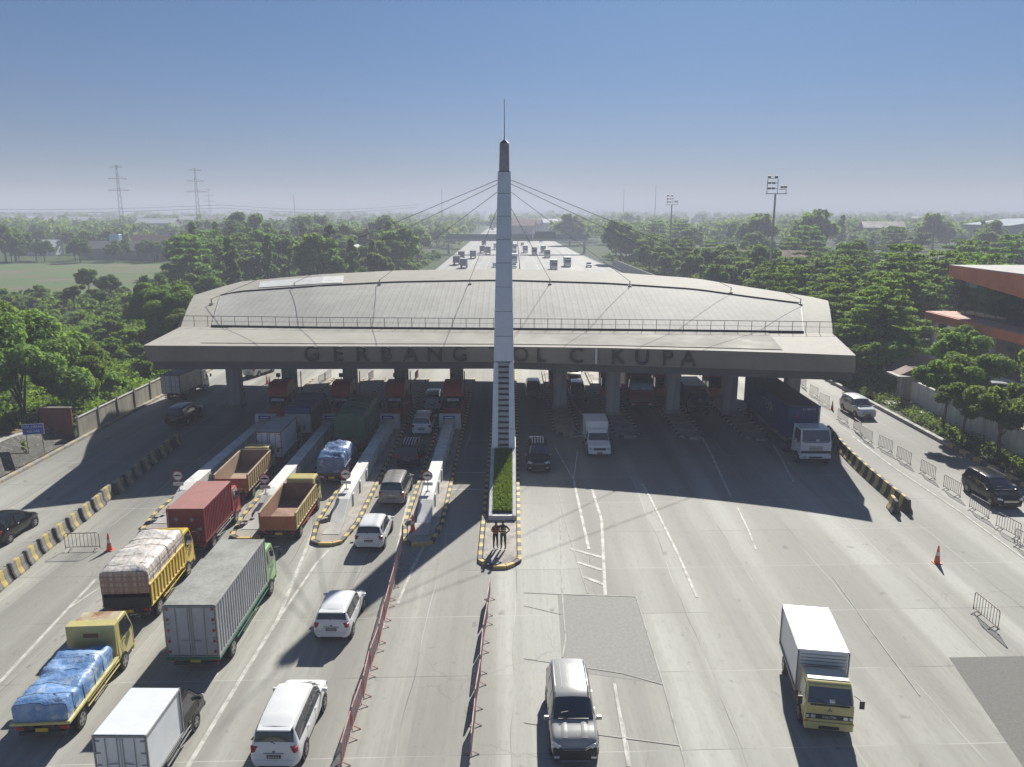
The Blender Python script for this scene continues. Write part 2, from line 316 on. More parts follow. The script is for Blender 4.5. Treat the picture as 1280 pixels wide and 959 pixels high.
# ---------------------------------------------------------------- mesh helpers
class MB:
    def __init__(s): s.v = []; s.f = []; s.m = []
    def add(s, vs, fs, m=0):
        o = len(s.v); s.v += [tuple(p) for p in vs]
        for f in fs: s.f.append(tuple(i+o for i in f)); s.m.append(m)
        return s
    def box(s, c, d, m=0, rz=0.0, rx=0.0, ry=0.0, taper=1.0):
        x, y, z = d[0]/2, d[1]/2, d[2]/2
        vs = [(-x, -y, -z), (x, -y, -z), (x, y, -z), (-x, y, -z), (-x*taper, -y*taper, z), (x*taper, -y*taper, z), (x*taper, y*taper, z), (-x*taper, y*taper, z)]
        if rz or rx or ry:
            mt = Matrix.Rotation(rz, 3, 'Z') @ Matrix.Rotation(ry, 3, 'Y') @ Matrix.Rotation(rx, 3, 'X')
            vs = [mt @ Vector(p) for p in vs]
        vs = [(p[0]+c[0], p[1]+c[1], p[2]+c[2]) for p in vs]
        return s.add(vs, [(3, 2, 1, 0), (4, 5, 6, 7), (0, 1, 5, 4), (1, 2, 6, 5), (2, 3, 7, 6), (3, 0, 4, 7)], m)
    def bb(s, x0, x1, y0, y1, z0, z1, m=0): return s.box(((x0+x1)/2, (y0+y1)/2, (z0+z1)/2), (x1-x0, y1-y0, z1-z0), m)
    def prism(s, prof, x0, x1, m=0, axis='X'):
        "prof: (a,b) outline; axis X: a=y b=z; axis Z: a=x b=y; axis Y: a=x b=z"
        n = len(prof)
        def P(a, b, t): return (t, a, b) if axis == 'X' else ((a, b, t) if axis == 'Z' else (a, t, b))
        vs = [P(a, b, x0) for a, b in prof]+[P(a, b, x1) for a, b in prof]
        fs = [tuple(range(n-1, -1, -1)), tuple(range(n, 2*n))]+[(i, (i+1) % n, n+(i+1) % n, n+i) for i in range(n)]
        return s.add(vs, fs, m)
    def tube(s, pts, r, n=6, m=0, cap=True):
        pts = [Vector(p) for p in pts]; rs = r if isinstance(r, (list, tuple)) else [r]*len(pts)
        rings = []
        for i, p in enumerate(pts):
            a = pts[max(i-1, 0)]; b = pts[min(i+1, len(pts)-1)]; d = (b-a).normalized()
            u = d.cross(Vector((0, 0, 1)));
            if u.length < 1e-3: u = Vector((1, 0, 0))
            u.normalize(); w = d.cross(u)
            rings.append([p+(u*math.cos(t)+w*math.sin(t))*rs[i] for t in [2*math.pi*k/n for k in range(n)]])
        vs = [q for rg in rings for q in rg]; fs = []
        for i in range(len(rings)-1):
            for k in range(n): fs.append((i*n+k, i*n+(k+1) % n, (i+1)*n+(k+1) % n, (i+1)*n+k))
        if cap: fs += [tuple(range(n-1, -1, -1)), tuple(range((len(rings)-1)*n, len(rings)*n))]
        return s.add(vs, fs, m)
    def cylx(s, c, r, w, n=20, m=0):
        return s.tube([(c[0]-w/2, c[1], c[2]), (c[0]+w/2, c[1], c[2])], r, n, m)
    def cylz(s, c, r, h, n=12, m=0, r2=None):
        return s.tube([(c[0], c[1], c[2]), (c[0], c[1], c[2]+h)], [r, r if r2 is None else r2], n, m)
    def grid(s, P, nu, nv, m=0, flip=False):
        vs = [P(i/nu, j/nv) for i in range(nu+1) for j in range(nv+1)]; fs = []
        for i in range(nu):
            for j in range(nv):
                a = i*(nv+1)+j; q = (a, a+1, a+nv+2, a+nv+1); fs.append(q[::-1] if flip else q)
        return s.add(vs, fs, m)
    def build(s, name, mats, parent=None, smooth=False, bevel=0.0, seg=1, recalc=True, loc=None):
        me = bpy.data.meshes.new(name); me.from_pydata(s.v, [], s.f)
        for mt in (mats if isinstance(mats, (list, tuple)) else [mats]): me.materials.append(mt)
        for p, mi in zip(me.polygons, s.m): p.material_index = mi
        if recalc:
            import bmesh
            b = bmesh.new(); b.from_mesh(me); bmesh.ops.recalc_face_normals(b, faces=b.faces[:]); b.to_mesh(me); b.free()
        if smooth:
            for p in me.polygons: p.use_smooth = True
        o = bpy.data.objects.new(name, me); C.objects.link(o)
        if parent is not None: o.parent = parent
        if loc: o.location = loc
        if bevel:
            md = o.modifiers.new('bevel', 'BEVEL'); md.width = bevel; md.segments = seg; md.limit_method = 'ANGLE'; md.angle_limit = R(35)
        return o
def thing(name, label, cat, loc=(0, 0, 0), rz=0.0, group=None):
    o = bpy.data.objects.new(name, None); C.objects.link(o); o.empty_display_size = 0.3
    o.location = loc; o.rotation_euler = (0, 0, rz); o['label'] = label; o['category'] = cat
    if group: o['group'] = group
    return o
def tag(o, label, cat, group=None):
    o['label'] = label; o['category'] = cat
    if group: o['group'] = group
    return o
def struct(o, label=None):
    o['kind'] = 'structure'
    if label: o['label'] = label
    return o
KIDS = {}
def kids(o):
    return [c for c in C.objects if c.parent == o]
def dup(root, loc, rz=0.0, label=None, group=None, scale=None, cat=None):
    def cp(o, par):
        c = o.copy(); C.objects.link(c)
        if par is not None: c.parent = par
        for k in KIDS.setdefault(o.name, kids(o)): cp(k, c)
        return c
    r = cp(root, None); r.location = loc; r.rotation_euler = (0, 0, rz)
    if label: r['label'] = label
    if group: r['group'] = group
    if cat: r['category'] = cat
    if scale: r.scale = scale if isinstance(scale, (tuple, list)) else (scale,)*3
    return r
def text(s, size, name, mat, parent, loc, rot, extrude=0.0, align='CENTER'):
    cu = bpy.data.curves.new(name, 'FONT'); cu.body = s; cu.size = size; cu.extrude = extrude; cu.align_x = align; cu.align_y = 'CENTER'
    cu.materials.append(mat); cu.resolution_u = 4; tmp = bpy.data.objects.new(name, cu); C.objects.link(tmp)
    bpy.context.view_layer.update(); me = bpy.data.meshes.new_from_object(tmp.evaluated_get(bpy.context.evaluated_depsgraph_get()))
    bpy.data.objects.remove(tmp); bpy.data.curves.remove(cu)
    o = bpy.data.objects.new(name, me); C.objects.link(o); o.parent = parent; o.location = loc; o.rotation_euler = rot
    return o
# ================================================================ setting
def polysheet(name, pts, z, mat, label=None, kind='structure'):
    mb = MB(); mb.add([(p[0], p[1], z) for p in pts], [tuple(range(len(pts)))])
    o = mb.build(name, mat, recalc=False)
    if o.data.polygons[0].normal.z < 0: o.data.flip_normals()
    o['kind'] = kind
    if label: o['label'] = label
    return o
# the ground as one sheet out to the horizon
mb = MB(); mb.add([(-4000, -60, -0.06), (4000, -60, -0.06), (4000, 5200, -0.06), (-4000, 5200, -0.06)], [(0, 1, 2, 3)])
struct(mb.build('ground', earth(), recalc=False), 'green and brown undergrowth and earth reaching to the horizon')
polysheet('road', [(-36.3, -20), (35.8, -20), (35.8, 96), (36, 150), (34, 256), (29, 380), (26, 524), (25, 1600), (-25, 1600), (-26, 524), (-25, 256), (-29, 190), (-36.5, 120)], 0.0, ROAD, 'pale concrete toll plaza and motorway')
polysheet('field', [(-330, 178), (-78, 178), (-86, 250), (-92, 286), (-330, 290)], -0.03, field(), 'flat green rice field beyond the trees on the left')
polysheet('dirt_verge', [(-36.4, 96), (-34, 96), (-27, 185), (-25.3, 256), (-31, 256), (-38, 130)], 0.012, M('dry_earth', (0.3, 0.24, 0.17), 0.95, dirt=0.4, scale=0.4), 'brown earth verge')
# paved yards on the right, beyond the white wall
polysheet('car_park', [(41.5, 40), (90, 40), (90, 118), (46, 118), (41.5, 78)], -0.02, PATCH, 'grey paved yard round the orange building')
polysheet('concrete_patch', [G(697, 744), G(795, 746), G(829, 855), G(703, 838)], 0.004, PATCH, 'darker grey rectangle of newer concrete')
polysheet('concrete_patch', [G(1186, 822), G(1290, 820), G(1330, 1010), G(1290, 975)], 0.004, M('old_asphalt_patch', (0.2, 0.196, 0.18), 0.9, dirt=0.35, dcol=(.15, .146, .13), scale=8, spec=.2), 'dark grey patch at the right edge')

def line(pts, w, mat=LINEW, z=0.008, name='lane_marking', label=None):
    mb = MB(); P = [Vector((p[0], p[1], 0)) for p in pts]
    for i in range(len(P)-1):
        d = (P[i+1]-P[i]); L = d.length
        d.normalize(); n = Vector((-d.y, d.x, 0))*w/2
        a, b = P[i], P[i+1]
        mb.add([a-n+Vector((0, 0, z+i*0.0004)), a+n+Vector((0, 0, z+i*0.0004)), b+n+Vector((0, 0, z+i*0.0004)), b-n+Vector((0, 0, z+i*0.0004))], [(3, 2, 1, 0)])
    o = mb.build(name, mat, recalc=False); o['kind'] = 'structure'
    for p in o.data.polygons:
        if p.normal.z < 0: p.flip()
    if label: o['label'] = label
    return o
for i, (pts, w) in enumerate([
    ([(-20, 874), (85, 761), (120, 724)], 0.16), ([(85, 761), (127, 733)], 0.12),
    ([(225, 975), (300, 850), (347, 775), (393, 660)], 0.17), ([(347, 775), (395, 705), (440, 655)], 0.14),
    ([(478, 785), (484, 753), (502, 660), (512, 620)], 0.15), ([(497, 755), (515, 712), (541, 660), (552, 630)], 0.15),
    ([(566, 591), (609, 591)], 0.14), ([(559, 612), (607, 612)], 0.14),
    ([(717, 600), (736, 687)], 0.17), ([(740, 612), (752, 650), (754, 690), (756.5, 744)], 0.17), ([(697, 610), (712, 672), (735, 742)], 0.06),
    ([(713, 686), (752, 697)], 0.22), ([(722, 703), (753, 713)], 0.22), ([(729, 721), (755, 731)], 0.22),
    ([(803, 605), (812, 621), (847, 692), (871, 747)], 0.14), 
    ([(922, 635), (935, 662), (945, 687)], 0.1), ([(867, 526), (890, 570), (914, 622)], 0.15),
    ([(967, 557), (980, 580), (992, 603)], 0.15), ([(694, 560), (717, 600)], 0.1), ([(722, 565), (717, 598)], 0.1),
    ([(700, 640), (703, 745), (707, 800), (703, 822)], 0.07), ([(655, 741), (700, 743), (795, 746)], 0.06), ([(795, 746), (829, 855), (862, 975)], 0.06),
    ([(1065, 545), (1115, 583), (1200, 640), (1290, 706)], 0.12),
    ([(768, 855), (786, 959)], 0.13), ([(570, 500), (533, 600)], 0.08), ([(655, 757), (701, 768)], 0.05), ([(655, 823), (700, 830), (778, 842), (829, 856)], 0.05),
    ([(655, 903), (690, 909), (745, 918), (850, 932)], 0.05), ([(700, 480), (742, 540)], 0.08), ([(1040, 720), (1090, 790), (1150, 870)], 0.05)]):
    line([G(*p) for p in pts], w, SEAL if w <= .07 else LINEW, z=0.008+i*0.0006, name='sealed_joint' if w <= .07 else 'lane_marking', label='pale sealed joint in the concrete' if w <= .07 else'worn white painted line on the concrete')
for k in range(9):
    line([G(1.6, 1)*0+Vector((5.2, 100+k*9, 0)), Vector((5.2, 104+k*9, 0))], 0.14, z=0.008)
for x in (-14.5, -8.7, 8.8, 14.6, 20.2):
    mbm = None
    for k in range(26):
        line([Vector((x, 190+k*14, 0)), Vector((x, 198+k*14, 0))], 0.22, z=0.008)
for x in (-21, -2.6, 2.4, 25.5): line([Vector((x, 120, 0)), Vector((x, 900, 0))], 0.22, z=0.009)

def kerb(name, pts, w, h, label, seglen=0.9, mats=(YEL, BLK), stripe=True, cat='kerb'):
    "raised kerb stones along a polyline, alternately painted"
    mb = MB(); k = 0
    for a, b in zip(pts[:-1], pts[1:]):
        a = Vector((a[0], a[1], 0)); b = Vector((b[0], b[1], 0)); L = (b-a).length; n = max(1, round(L/seglen)); d = (b-a)/n; ang = math.atan2(d.y, d.x)
        for i in range(n):
            c = a+d*(i+0.5)
            mb.box((c.x, c.y, h/2), (d.length-0.015, w, h), k % 2 if stripe else 0, ang); k += 1
    o = mb.build(name, list(mats), bevel=0.02)
    o['kind'] = 'structure'; o['label'] = label
    return o
kerb('kerb', [(-36.5, 20), (-36.5, 56), (-36.5, 82), (-36.7, 118)], 0.35, 0.22, 'faded yellow and grey kerb along the left road', 1.0, (M('faded_kerb_yellow', (0.46, 0.38, 0.2), 0.8, dirt=0.6, dcol=(0.32, 0.3, 0.25)), CONC))
kerb('kerb', [(35.95, 36), (35.95, 62)], 0.4, 0.3, 'yellow and black kerb along the right road', 0.95, (YEL, BLK))
kerb('kerb', [(35.97, 62), (36, 120)], 0.4, 0.3, 'plain weathered kerb along the right road', 0.95, (CONC, CONC2))
# ---------------------------------------------------------------- toll islands
CONCTOP = M('island_concrete', (0.36, 0.33, 0.29), 0.8, dirt=0.5, dcol=(0.18, 0.165, 0.14), scale=0.9, bmp=0.2)
def island(cx, y0, y1, w, label, group, tip=2.6, h=0.18, dx=0.0, faded=False):
    t = thing('toll_island', label, 'traffic island', (cx, y0, 0), 0, group)
    prof = [(-w*0.16, 0.1), (-w*0.34, 0.45), (-w/2, tip), (-w/2+dx, y1-y0), (w/2+dx, y1-y0), (w/2, tip), (w*0.34, 0.45), (w*0.16, 0.1)]
    prof = [(x, y) for x, y in prof]
    m = MB(); m.prism([(x*0.86, y*0.995+0.12) for x, y in prof], 0.0, h-0.006, 0, 'Z'); m.build('pavement_slab', CONCTOP, t, bevel=0.02)
    k = MB(); q = prof[::-1]+[prof[-1]]
    n = 0
    for a, b in zip(q[:-1], q[1:]):
        a = Vector((a[0], a[1], 0)); b = Vector((b[0], b[1], 0)); L = (b-a).length
        if L > 3*w and abs(a.x-b.x) < 0.5 or True:
            c = max(1, round(L/0.55)); d = (b-a)/c; ang = math.atan2(d.y, d.x)
            if a.y > y1-y0-0.1 and b.y > y1-y0-0.1: continue
            for i in range(c):
                p = a+d*(i+0.5); k.box((p.x, p.y, h/2), (d.length+0.01, 0.22, h), (n+i) % 2, ang)
            n += c
    k.build('kerb_edge', [YEL, BLK] if not faded else [M('dirty_kerb_pale', (0.4, 0.37, 0.28), 0.8, dirt=0.5), BLK], t)
    return t
IL = 'toll islands of the left-hand lanes'
WX = [-21.6, -15.8, -10.8, -5.45]
WN = ['outermost left', 'second from left', 'third from left', 'fourth from left']
TIPS = [G(196, 668).y, G(292, 676).y, 42.3, 42.2]
def nosign(x, y, z, label):
    t = thing('road_sign', label, 'sign', (x, y, z), 0, 'round prohibition signs on the island walls')
    MB().cylz((0, 0, 0), 0.03, 1.35, 8).build('post', STEEL, t)
    MB().box((0, 0, 0.015), (0.3, 0.3, 0.03)).build('foot_plate', STEEL, t)
    d = MB(); d.tube([(0, -0.04, 1.05), (0, -0.065, 1.05)], 0.32, 28); d.build('sign_disc', WHITE, t, bevel=0.004)
    r = MB()
    for k in range(28):
        a0, a1 = 2*math.pi*k/28, 2*math.pi*(k+1)/28
        r.add([(math.cos(a)*q, -0.071, 1.05+math.sin(a)*q) for a, q in ((a0, .34), (a1, .34), (a1, .28), (a0, .28))], [(0, 1, 2, 3)])
    r.build('red_rim', RED, t, recalc=False)
    m = MB(); m.bb(-0.24, 0.24, -0.074, -0.07, 1.02, 1.09); m.prism([(-0.12, 1.085), (-0.06, 1.14), (0.08, 1.14), (0.13, 1.085)], -0.075, -0.07, 0, 'Y'); m.build('black_symbol', BLACK, t)
    m = MB(); m.bb(-0.33, 0.33, -0.06, -0.04, 0.38, 0.6); pl = m.build('supplementary_plate', WHITE, t, bevel=0.004)
    MB().bb(-0.22, 0.22, -0.064, -0.061, 0.47, 0.51).build('plate_lettering', GREY, t)
    return t
for i, x in enumerate(WX):
    isl = island(x, TIPS[i], 88, [2.3, 2.4, 2.5, 2.3][i], 'long yellow and black kerbed toll island, %s of the left lanes' % WN[i], IL, 3.2)
    w = thing('bumper_wall', 'long low white concrete wall running up to the %s toll booth' % WN[i], 'wall', (x, TIPS[i]+2.9, 0.17), 0, 'white island walls')
    y1 = 66.2-(TIPS[i]+2.9)
    a = MB(); a.prism([(0, 0), (0, 0.08), (2.0, 0.85), (3.0, 1.0), (y1, 1.0), (y1, 0)], -0.42, 0.42); a.build('wall_body', WHITEWALL, w, bevel=0.05, seg=2)
    a = MB(); a.prism([(-1.7, 0), (-1.7, 0.03), (0, 0.1), (0, 0)], -0.5, 0.5); a.build('ramp_toe', CONC2, w, bevel=0.02)
    c = MB()
    for k in range(int(y1/2.4)): c.bb(0.42, 0.5, 3+k*2.4, 3.35+k*2.4, 0, 0.82); c.bb(-0.5, -0.42, 3+k*2.4, 3.35+k*2.4, 0, 0.82)
    c.build('buttress', WHITEWALL, w, bevel=0.03)
    nosign(x-0.02, [G(222, 614, 1.15).y, G(330, 618, 1.15).y, G(431, 612, 1.15).y, G(531, 614, 1.15).y][i], 1.17, 'round red-rimmed white sign with black bar on the %s island wall' % WN[i])

def booth(x, y, label, group, facing=1, tall=1.0, side=RED):
    t = thing('toll_booth', label, 'toll booth', (x, y, 0.17), 0 if facing == 1 else math.pi, group)
    w, d = 1.55, 2.9
    a = MB(); a.bb(-w/2, w/2, 0, d, 0, 0.95); a.build('lower_panel', side, t, bevel=0.03)
    a = MB(); a.bb(-w/2+0.04, w/2-0.04, 0.04, d-0.04, 0.952, 2.05); a.build('cabin_glazing', GLASS, t)
    for sx in (-1, 1):
        for yy in (0.04, d*0.5, d-0.04): a = MB(); a.box((sx*(w/2-0.03), yy, 1.5), (0.09, 0.09, 1.1)); a.build('corner_post', DKSTEEL, t)
    a = MB(); a.bb(-w/2+0.02, w/2-0.02, 0.0, 0.06, 0.96, 1.08); a.build('window_sill', DKSTEEL, t)
    a = MB(); n = 10; pr = [(-0.15, 2.06), (-0.15, 2.3)]+[(-0.15+1.2*(1-math.cos(math.pi/2*k/n)), 2.3+0.95*math.sin(math.pi/2*k/n)) for k in range(1, n+1)]+[(d+0.1-1.0*(1-math.sin(math.pi/2*k/n))-0.0, 2.3+0.95*math.cos(math.pi/2*k/n)) for k in range(1, n+1)]+[(d+0.1, 2.06)]
    a.prism(pr, -w/2-0.08, w/2+0.08); a.build('curved_roof', RED, t, smooth=False, bevel=0.02)
    a = MB(); pr2 = [(y_*0.93+0.1, 2.12+(z_-2.06)*0.9) for y_, z_ in pr]
    a.prism(pr2, w/2+0.082, w/2+0.1); gm = M('timber_brown_panel', (0.42, 0.25, 0.16), 0.6, dirt=0.25); a.build('gable_panel', gm, t)
    a = MB(); a.prism(pr2, -w/2-0.1, -w/2-0.082); a.build('gable_panel', gm, t)
    a = MB(); a.bb(-0.55, 0.55, -0.07, -0.01, 1.62, 1.86); a.build('lane_display', WHITE, t)
    a = MB(); a.bb(-0.42, 0.5, -0.06, -0.01, 1.12, 1.4); dd = a.build('price_display', BLACK, t)
    text('GTO', 0.2, 'display_digits', M('amber_led', (0.5, 0.4, 0.05), 0.5), t, (0.03, -0.066, 1.26), (math.pi/2, 0, 0), 0.002)
    text('GARDU', 0.17, 'display_lettering', BLACK, t, (0, -0.076, 1.74), (math.pi/2, 0, 0), 0.002)
    a = MB(); a.cylz((0.0, 0.6, 3.0), 0.03, 0.75, 6); a.build('lamp_post', DKSTEEL, t)
    a = MB(); a.bb(-0.18, 0.18, 0.48, 0.72, 3.75, 4.1); a.build('lane_signal', BLACK, t, bevel=0.02)
    return t
BG = 'red curved-roof toll booths'
BN = ['outermost left', 'second from left', 'third from left', 'nearest the white pylon']
for i, x in enumerate(WX):
    booth(x, 70.3, 'red toll booth with curved roof on the island %s' % BN[i], BG)
    t = thing('barrier_block', 'white concrete block with a blue sign before the %s toll booth' % WN[i], 'block', (x, 66.4, 0.17), 0, 'white blocks before the booths')
    a = MB(); a.bb(-0.95, 0.95, 0, 0.5, 0, 1.35); a.build('block_body', WHITEWALL, t, bevel=0.04)
    a = MB(); a.bb(-0.6, 0.45, -0.05, -0.005, 0.9, 1.25); a.build('blue_plate', BLUE, t)
    MB().bb(-0.45, 0.3, -0.055, -0.051, 1.03, 1.12).build('plate_lettering', WHITE, t)
    t = thing('barrier_gate', 'red lane barrier post on the %s island behind its booth' % WN[i], 'lane barrier', (x+0.75, 75.6, 0.17), 0, 'lane barrier posts')
    a = MB(); a.bb(-0.16, 0.16, -0.16, 0.16, 0, 1.05); a.build('housing', RED, t, bevel=0.02)
    a = MB(); a.tube([(0, 0, 0.9), (0.0, 0.15, 3.3)], 0.05, 6); a.build('raised_arm', RED, t)
# right hand islands
RX = [4.75, 9.9, 15.4, 20.9]
RT = [65.0, 64.2, 63.8, 63.4]
RN = ['first right of the pylon', 'second right of the pylon', 'third right of the pylon', 'fourth right of the pylon']
for i, x in enumerate(RX):
    island(x, RT[i], 92, 2.15, 'shaded rounded toll island, %s' % RN[i], 'toll islands of the right-hand lanes', 1.2, faded=True)
    booth(x+0.1, 81.5 if i else 83, 'red and orange toll booth behind the canopy column %s' % RN[i], 'toll booths of the exit lanes', -1 if i else 1, side=ORANGE)
# centre island, planter, pylon
cI = island(-0.68, 39.3, 110, 2.2, 'narrow central island kerbed yellow and black, two men standing on its end', 'central island', 0.9)
del cI['group']
pl = thing('planter', 'white sloping planter box filled with bright green grass before the pylon', 'planter', (-0.6, 45.7, 0.178))
a = MB()
def psl(y): return 0.30+(2.62-0.3)*max(0, y)/6.9
for sx in (-1, 1): a.prism([(0, -0.0), (0, psl(0)), (6.9, psl(6.9)), (6.9, 0)], sx*0.86, sx*0.62)
a.bb(-0.62, 0.62, 0, 0.5, 0, 0.298)
a.build('planter_wall', M('planter_white', (0.6, 0.6, 0.58), 0.6, dirt=0.4, dcol=(0.36, 0.35, 0.32)), pl, bevel=0.02)
gmb = MB(); gmb.grid(lambda u, v: (-0.615+1.23*v, 0.5+6.3*u, psl(0.5+6.3*u)-0.06+0.05*rnd.random()), 60, 12)
gg = gmb.build('grass_fill', GRASS, pl, recalc=False)
bl = MB()
for k in range(5200):
    u, v = rnd.random(), rnd.random(); x, y = -0.6+1.2*v, 0.52+6.25*u; z = psl(y)-0.05
    an = rnd.random()*6.28; dx, dy = math.cos(an)*0.035, math.sin(an)*0.035; hh = rnd.uniform(0.09, 0.2); lx, ly = rnd.uniform(-.08, .08), rnd.uniform(-.08, .08)
    bl.add([(x-dx, y-dy, z), (x+dx, y+dy, z), (x+lx, y+ly, z+hh)], [(0, 1, 2)])
bo = bl.build('grass_blades', F_BRIGHT, pl, recalc=False); bo['kind'] = 'stuff'
PY = thing('pylon', 'tall tapering white pylon with a laddered foot and dark tip above the canopy', 'pylon', (-0.6, 0, 0))
def fr(z): return 51.0+0.53*z
def bk(z): return 57.2+0.305*z
def hw(z): return 0.86-0.0165*z-(0.0 if z < 22.2 else 0.0)
a = MB()   # solid fin above the ladder
def ring(z, w=None): w = w or hw(z); return [(-w, fr(z), z), (w, fr(z), z), (w, bk(z), z), (-w, bk(z), z)]
def fin(z0, z1, mbx, m=0):
    A, B = ring(z0), ring(z1); mbx.add(A+B, [(3, 2, 1, 0), (4, 5, 6, 7), (0, 1, 5, 4), (1, 2, 6, 5), (2, 3, 7, 6), (3, 0, 4, 7)], m)
zz = 8.35
while zz < 21.9:
    z2 = min(zz+1.7, 21.9); fin(zz, z2-0.03, a); zz = z2
a.build('clad_shaft', PANELW, PY, bevel=0.015)
a = MB(); A, B = ring(8.35), ring(21.9)
def shrink(r_): 
    cx = 0; cy = (r_[0][1]+r_[2][1])/2; return [(x*0.96, cy+(y-cy)*0.97, z) for x, y, z in r_]
a.add(shrink(A)+shrink(B), [(3, 2, 1, 0), (4, 5, 6, 7), (0, 1, 5, 4), (1, 2, 6, 5), (2, 3, 7, 6), (3, 0, 4, 7)]); a.build('inner_core', DKSTEEL, PY)
for sx in (-1, 1):
    a = MB(); z0 = 2.55
    while z0 < 8.3:
        z1 = min(z0+1.45, 8.32)
        def q(z, x): return (x, fr(z), z)
        w0, w1 = hw(z0), hw(z1); i0, i1 = 0.45, 0.44
        vs = [(sx*i0, fr(z0), z0), (sx*w0, fr(z0), z0), (sx*w0, bk(z0), z0), (sx*i0, bk(z0), z0), (sx*i1, fr(z1-.02), z1-.02), (sx*w1, fr(z1-.02), z1-.02), (sx*w1, bk(z1-.02), z1-.02), (sx*i1, bk(z1-.02), z1-.02)]
        a.add(vs, [(3, 2, 1, 0), (4, 5, 6, 7), (0, 1, 5, 4), (1, 2, 6, 5), (2, 3, 7, 6), (3, 0, 4, 7)]); z0 = z1
    a.add([(sx*0.45, 51.9, 0), (sx*0.86, 51.9, 0), (sx*0.86, bk(0), 0), (sx*0.45, bk(0), 0), (sx*0.45, fr(2.54), 2.54), (sx*0.86, fr(2.54), 2.54), (sx*0.86, bk(2.54), 2.54), (sx*0.45, bk(2.54), 2.54)], [(3, 2, 1, 0), (4, 5, 6, 7), (0, 1, 5, 4), (1, 2, 6, 5), (2, 3, 7, 6), (3, 0, 4, 7)])
    a.build('side_cheek', PANELW, PY, bevel=0.012)
a = MB(); a.add([(-.44, fr(1)+.75, 1), (.44, fr(1)+.75, 1), (.44, fr(8.3)+.75, 8.3), (-.44, fr(8.3)+.75, 8.3)], [(0, 1, 2, 3)]); a.build('recess_back', GREY, PY)
for sx in (-1, 1):
    a = MB(); a.tube([(sx*0.41, fr(2.6)-.02, 2.6), (sx*0.41, fr(8.2)-.02, 8.2)], 0.035, 6); a.build('ladder_rail', PANELW, PY)
SLAT = M('slat_blue_grey', (0.34, 0.38, 0.4), 0.5, 0, 0.25)
for k in range(16):
    z = 2.75+k*0.36
    a = MB(); a.box((0, fr(z)+0.12, z), (0.82, 0.2, 0.27), 0, 0, -0.3); a.build('crossbar', SLAT, PY, bevel=.06, seg=3)
a = MB(); A = ring(21.93, 0.40); B = [(x*0.9, y, z) for x, y, z in ring(24.1, 0.40)]
a.add(A+B, [(3, 2, 1, 0), (4, 5, 6, 7), (0, 1, 5, 4), (1, 2, 6, 5), (2, 3, 7, 6), (3, 0, 4, 7)]); a.build('brown_cap', M('weathered_brown_cap', (0.42, 0.37, 0.33), 0.6, dirt=0.3, dcol=(0.08, 0.06, 0.05), scale=1.5), PY, bevel=0.03)
a = MB(); a.cylz((0, 64.1, 24.1), 0.4, 0.3, 8, 0, 0.05); a.cylz((0, 64.1, 24.3), 0.035, 3.1, 6, 0, 0.02); a.build('lightning_rod', DKSTEEL, PY)

# ---------------------------------------------------------------- canopy
CA = thing('toll_gate_canopy', 'wide grey-beige toll gate canopy lettered GERBANG TOL CIKUPA spanning all the lanes', 'canopy', (0, 0, 0))
def interp(tab, x):
    xs = [t[0] for t in tab]; ys = [t[1] for t in tab]; return float(np.interp(x, xs, ys))
FT = [(179, 432), (300, 432.6), (440, 433), (629, 433.3), (760, 435), (880, 438), (980, 441), (1070, 444.5)]
def fz(x): return 7.97+((x-629)/450)**2*(0.76 if x < 629 else 0.44)
XS = [179+(1070-179)*k/40 for k in range(41)]
front = [G(x, interp(FT, x), fz(x)) for x in XS]
mid = []; MT = [(226, 408.5), (400, 411), (629, 412.5), (850, 414.5), (1041, 417)]
XM = [226+(1041-226)*k/40 for k in range(41)]
mid = [G(x, interp(MT, x), 8.5+0.25*abs((x-629)/420)**2) for x in XM]
BT = [(243, 369), (252, 366), (300, 352), (400, 343), (500, 338), (629, 336), (760, 340), (870, 348), (930, 358), (1020, 372), (1035, 376)]
BZ = [(243, 10.3), (300, 11.1), (400, 12.0), (500, 12.25), (629, 12.4), (760, 12.2), (870, 11.6), (930, 11.1), (1035, 10.4)]
XB = [243+(1035-243)*k/40 for k in range(41)]
back = [G(x, interp(BT, x), interp(BZ, x)) for x in XB]
nf = 41
a = MB(); a.add(front+mid, [(i, i+1, nf+i+1, nf+i) for i in range(40)]); a.build('front_roof_slope', FASC, CA, recalc=False)
# main roof sheet with border
def lerp(p, q, t): return p+(q-p)*t
a = MB(); rows = [0, 0.06, 0.2, 0.4, 0.6, 0.8, 1.0]
vs = []
for t in rows: vs += [lerp(mid[i], back[i], t)+Vector((0, 0, 0.25*math.sin(math.pi*t))) for i in range(41)]
a.add(vs, [(r*41+i, r*41+i+1, (r+1)*41+i+1, (r+1)*41+i) for r in range(6) for i in range(40)]); a.build('roof_border', FASC, CA, recalc=False, smooth=True)
def rp(i, t, dz=0.0):
    i = max(0, min(40, i)); k = int(i); f = i-k; k2 = min(40, k+1)
    p = lerp(lerp(mid[k], mid[k2], f), lerp(back[k], back[k2], f), t); return p+Vector((0, 0, 0.25*math.sin(math.pi*t)+dz))
def tb(i):   # where the back edge of the panelled field lies
    return 0.62+0.1*math.cos((i-20)/20*1.3)
a = MB(); a.grid(lambda u, v: rp(1.9+36.3*u, 0.012+(tb(1.9+36.3*u)-0.012)*v, 0.05), 60, 8); a.build('roof_sheeting', ROOFM, CA, recalc=False, smooth=True)
a = MB(); a.grid(lambda u, v: rp(4.2+5.3*u, 0.75+0.17*v, 0.06), 8, 2); a.build('white_membrane', M('white_membrane', (0.62, 0.62, 0.6), 0.6, dirt=0.3), CA, recalc=False)
a = MB(); fm = lambda u, v: lerp(front[round(3+33*u)], mid[round(3+33*u)], 0.12+0.84*v)+Vector((0, 0, 0.05))
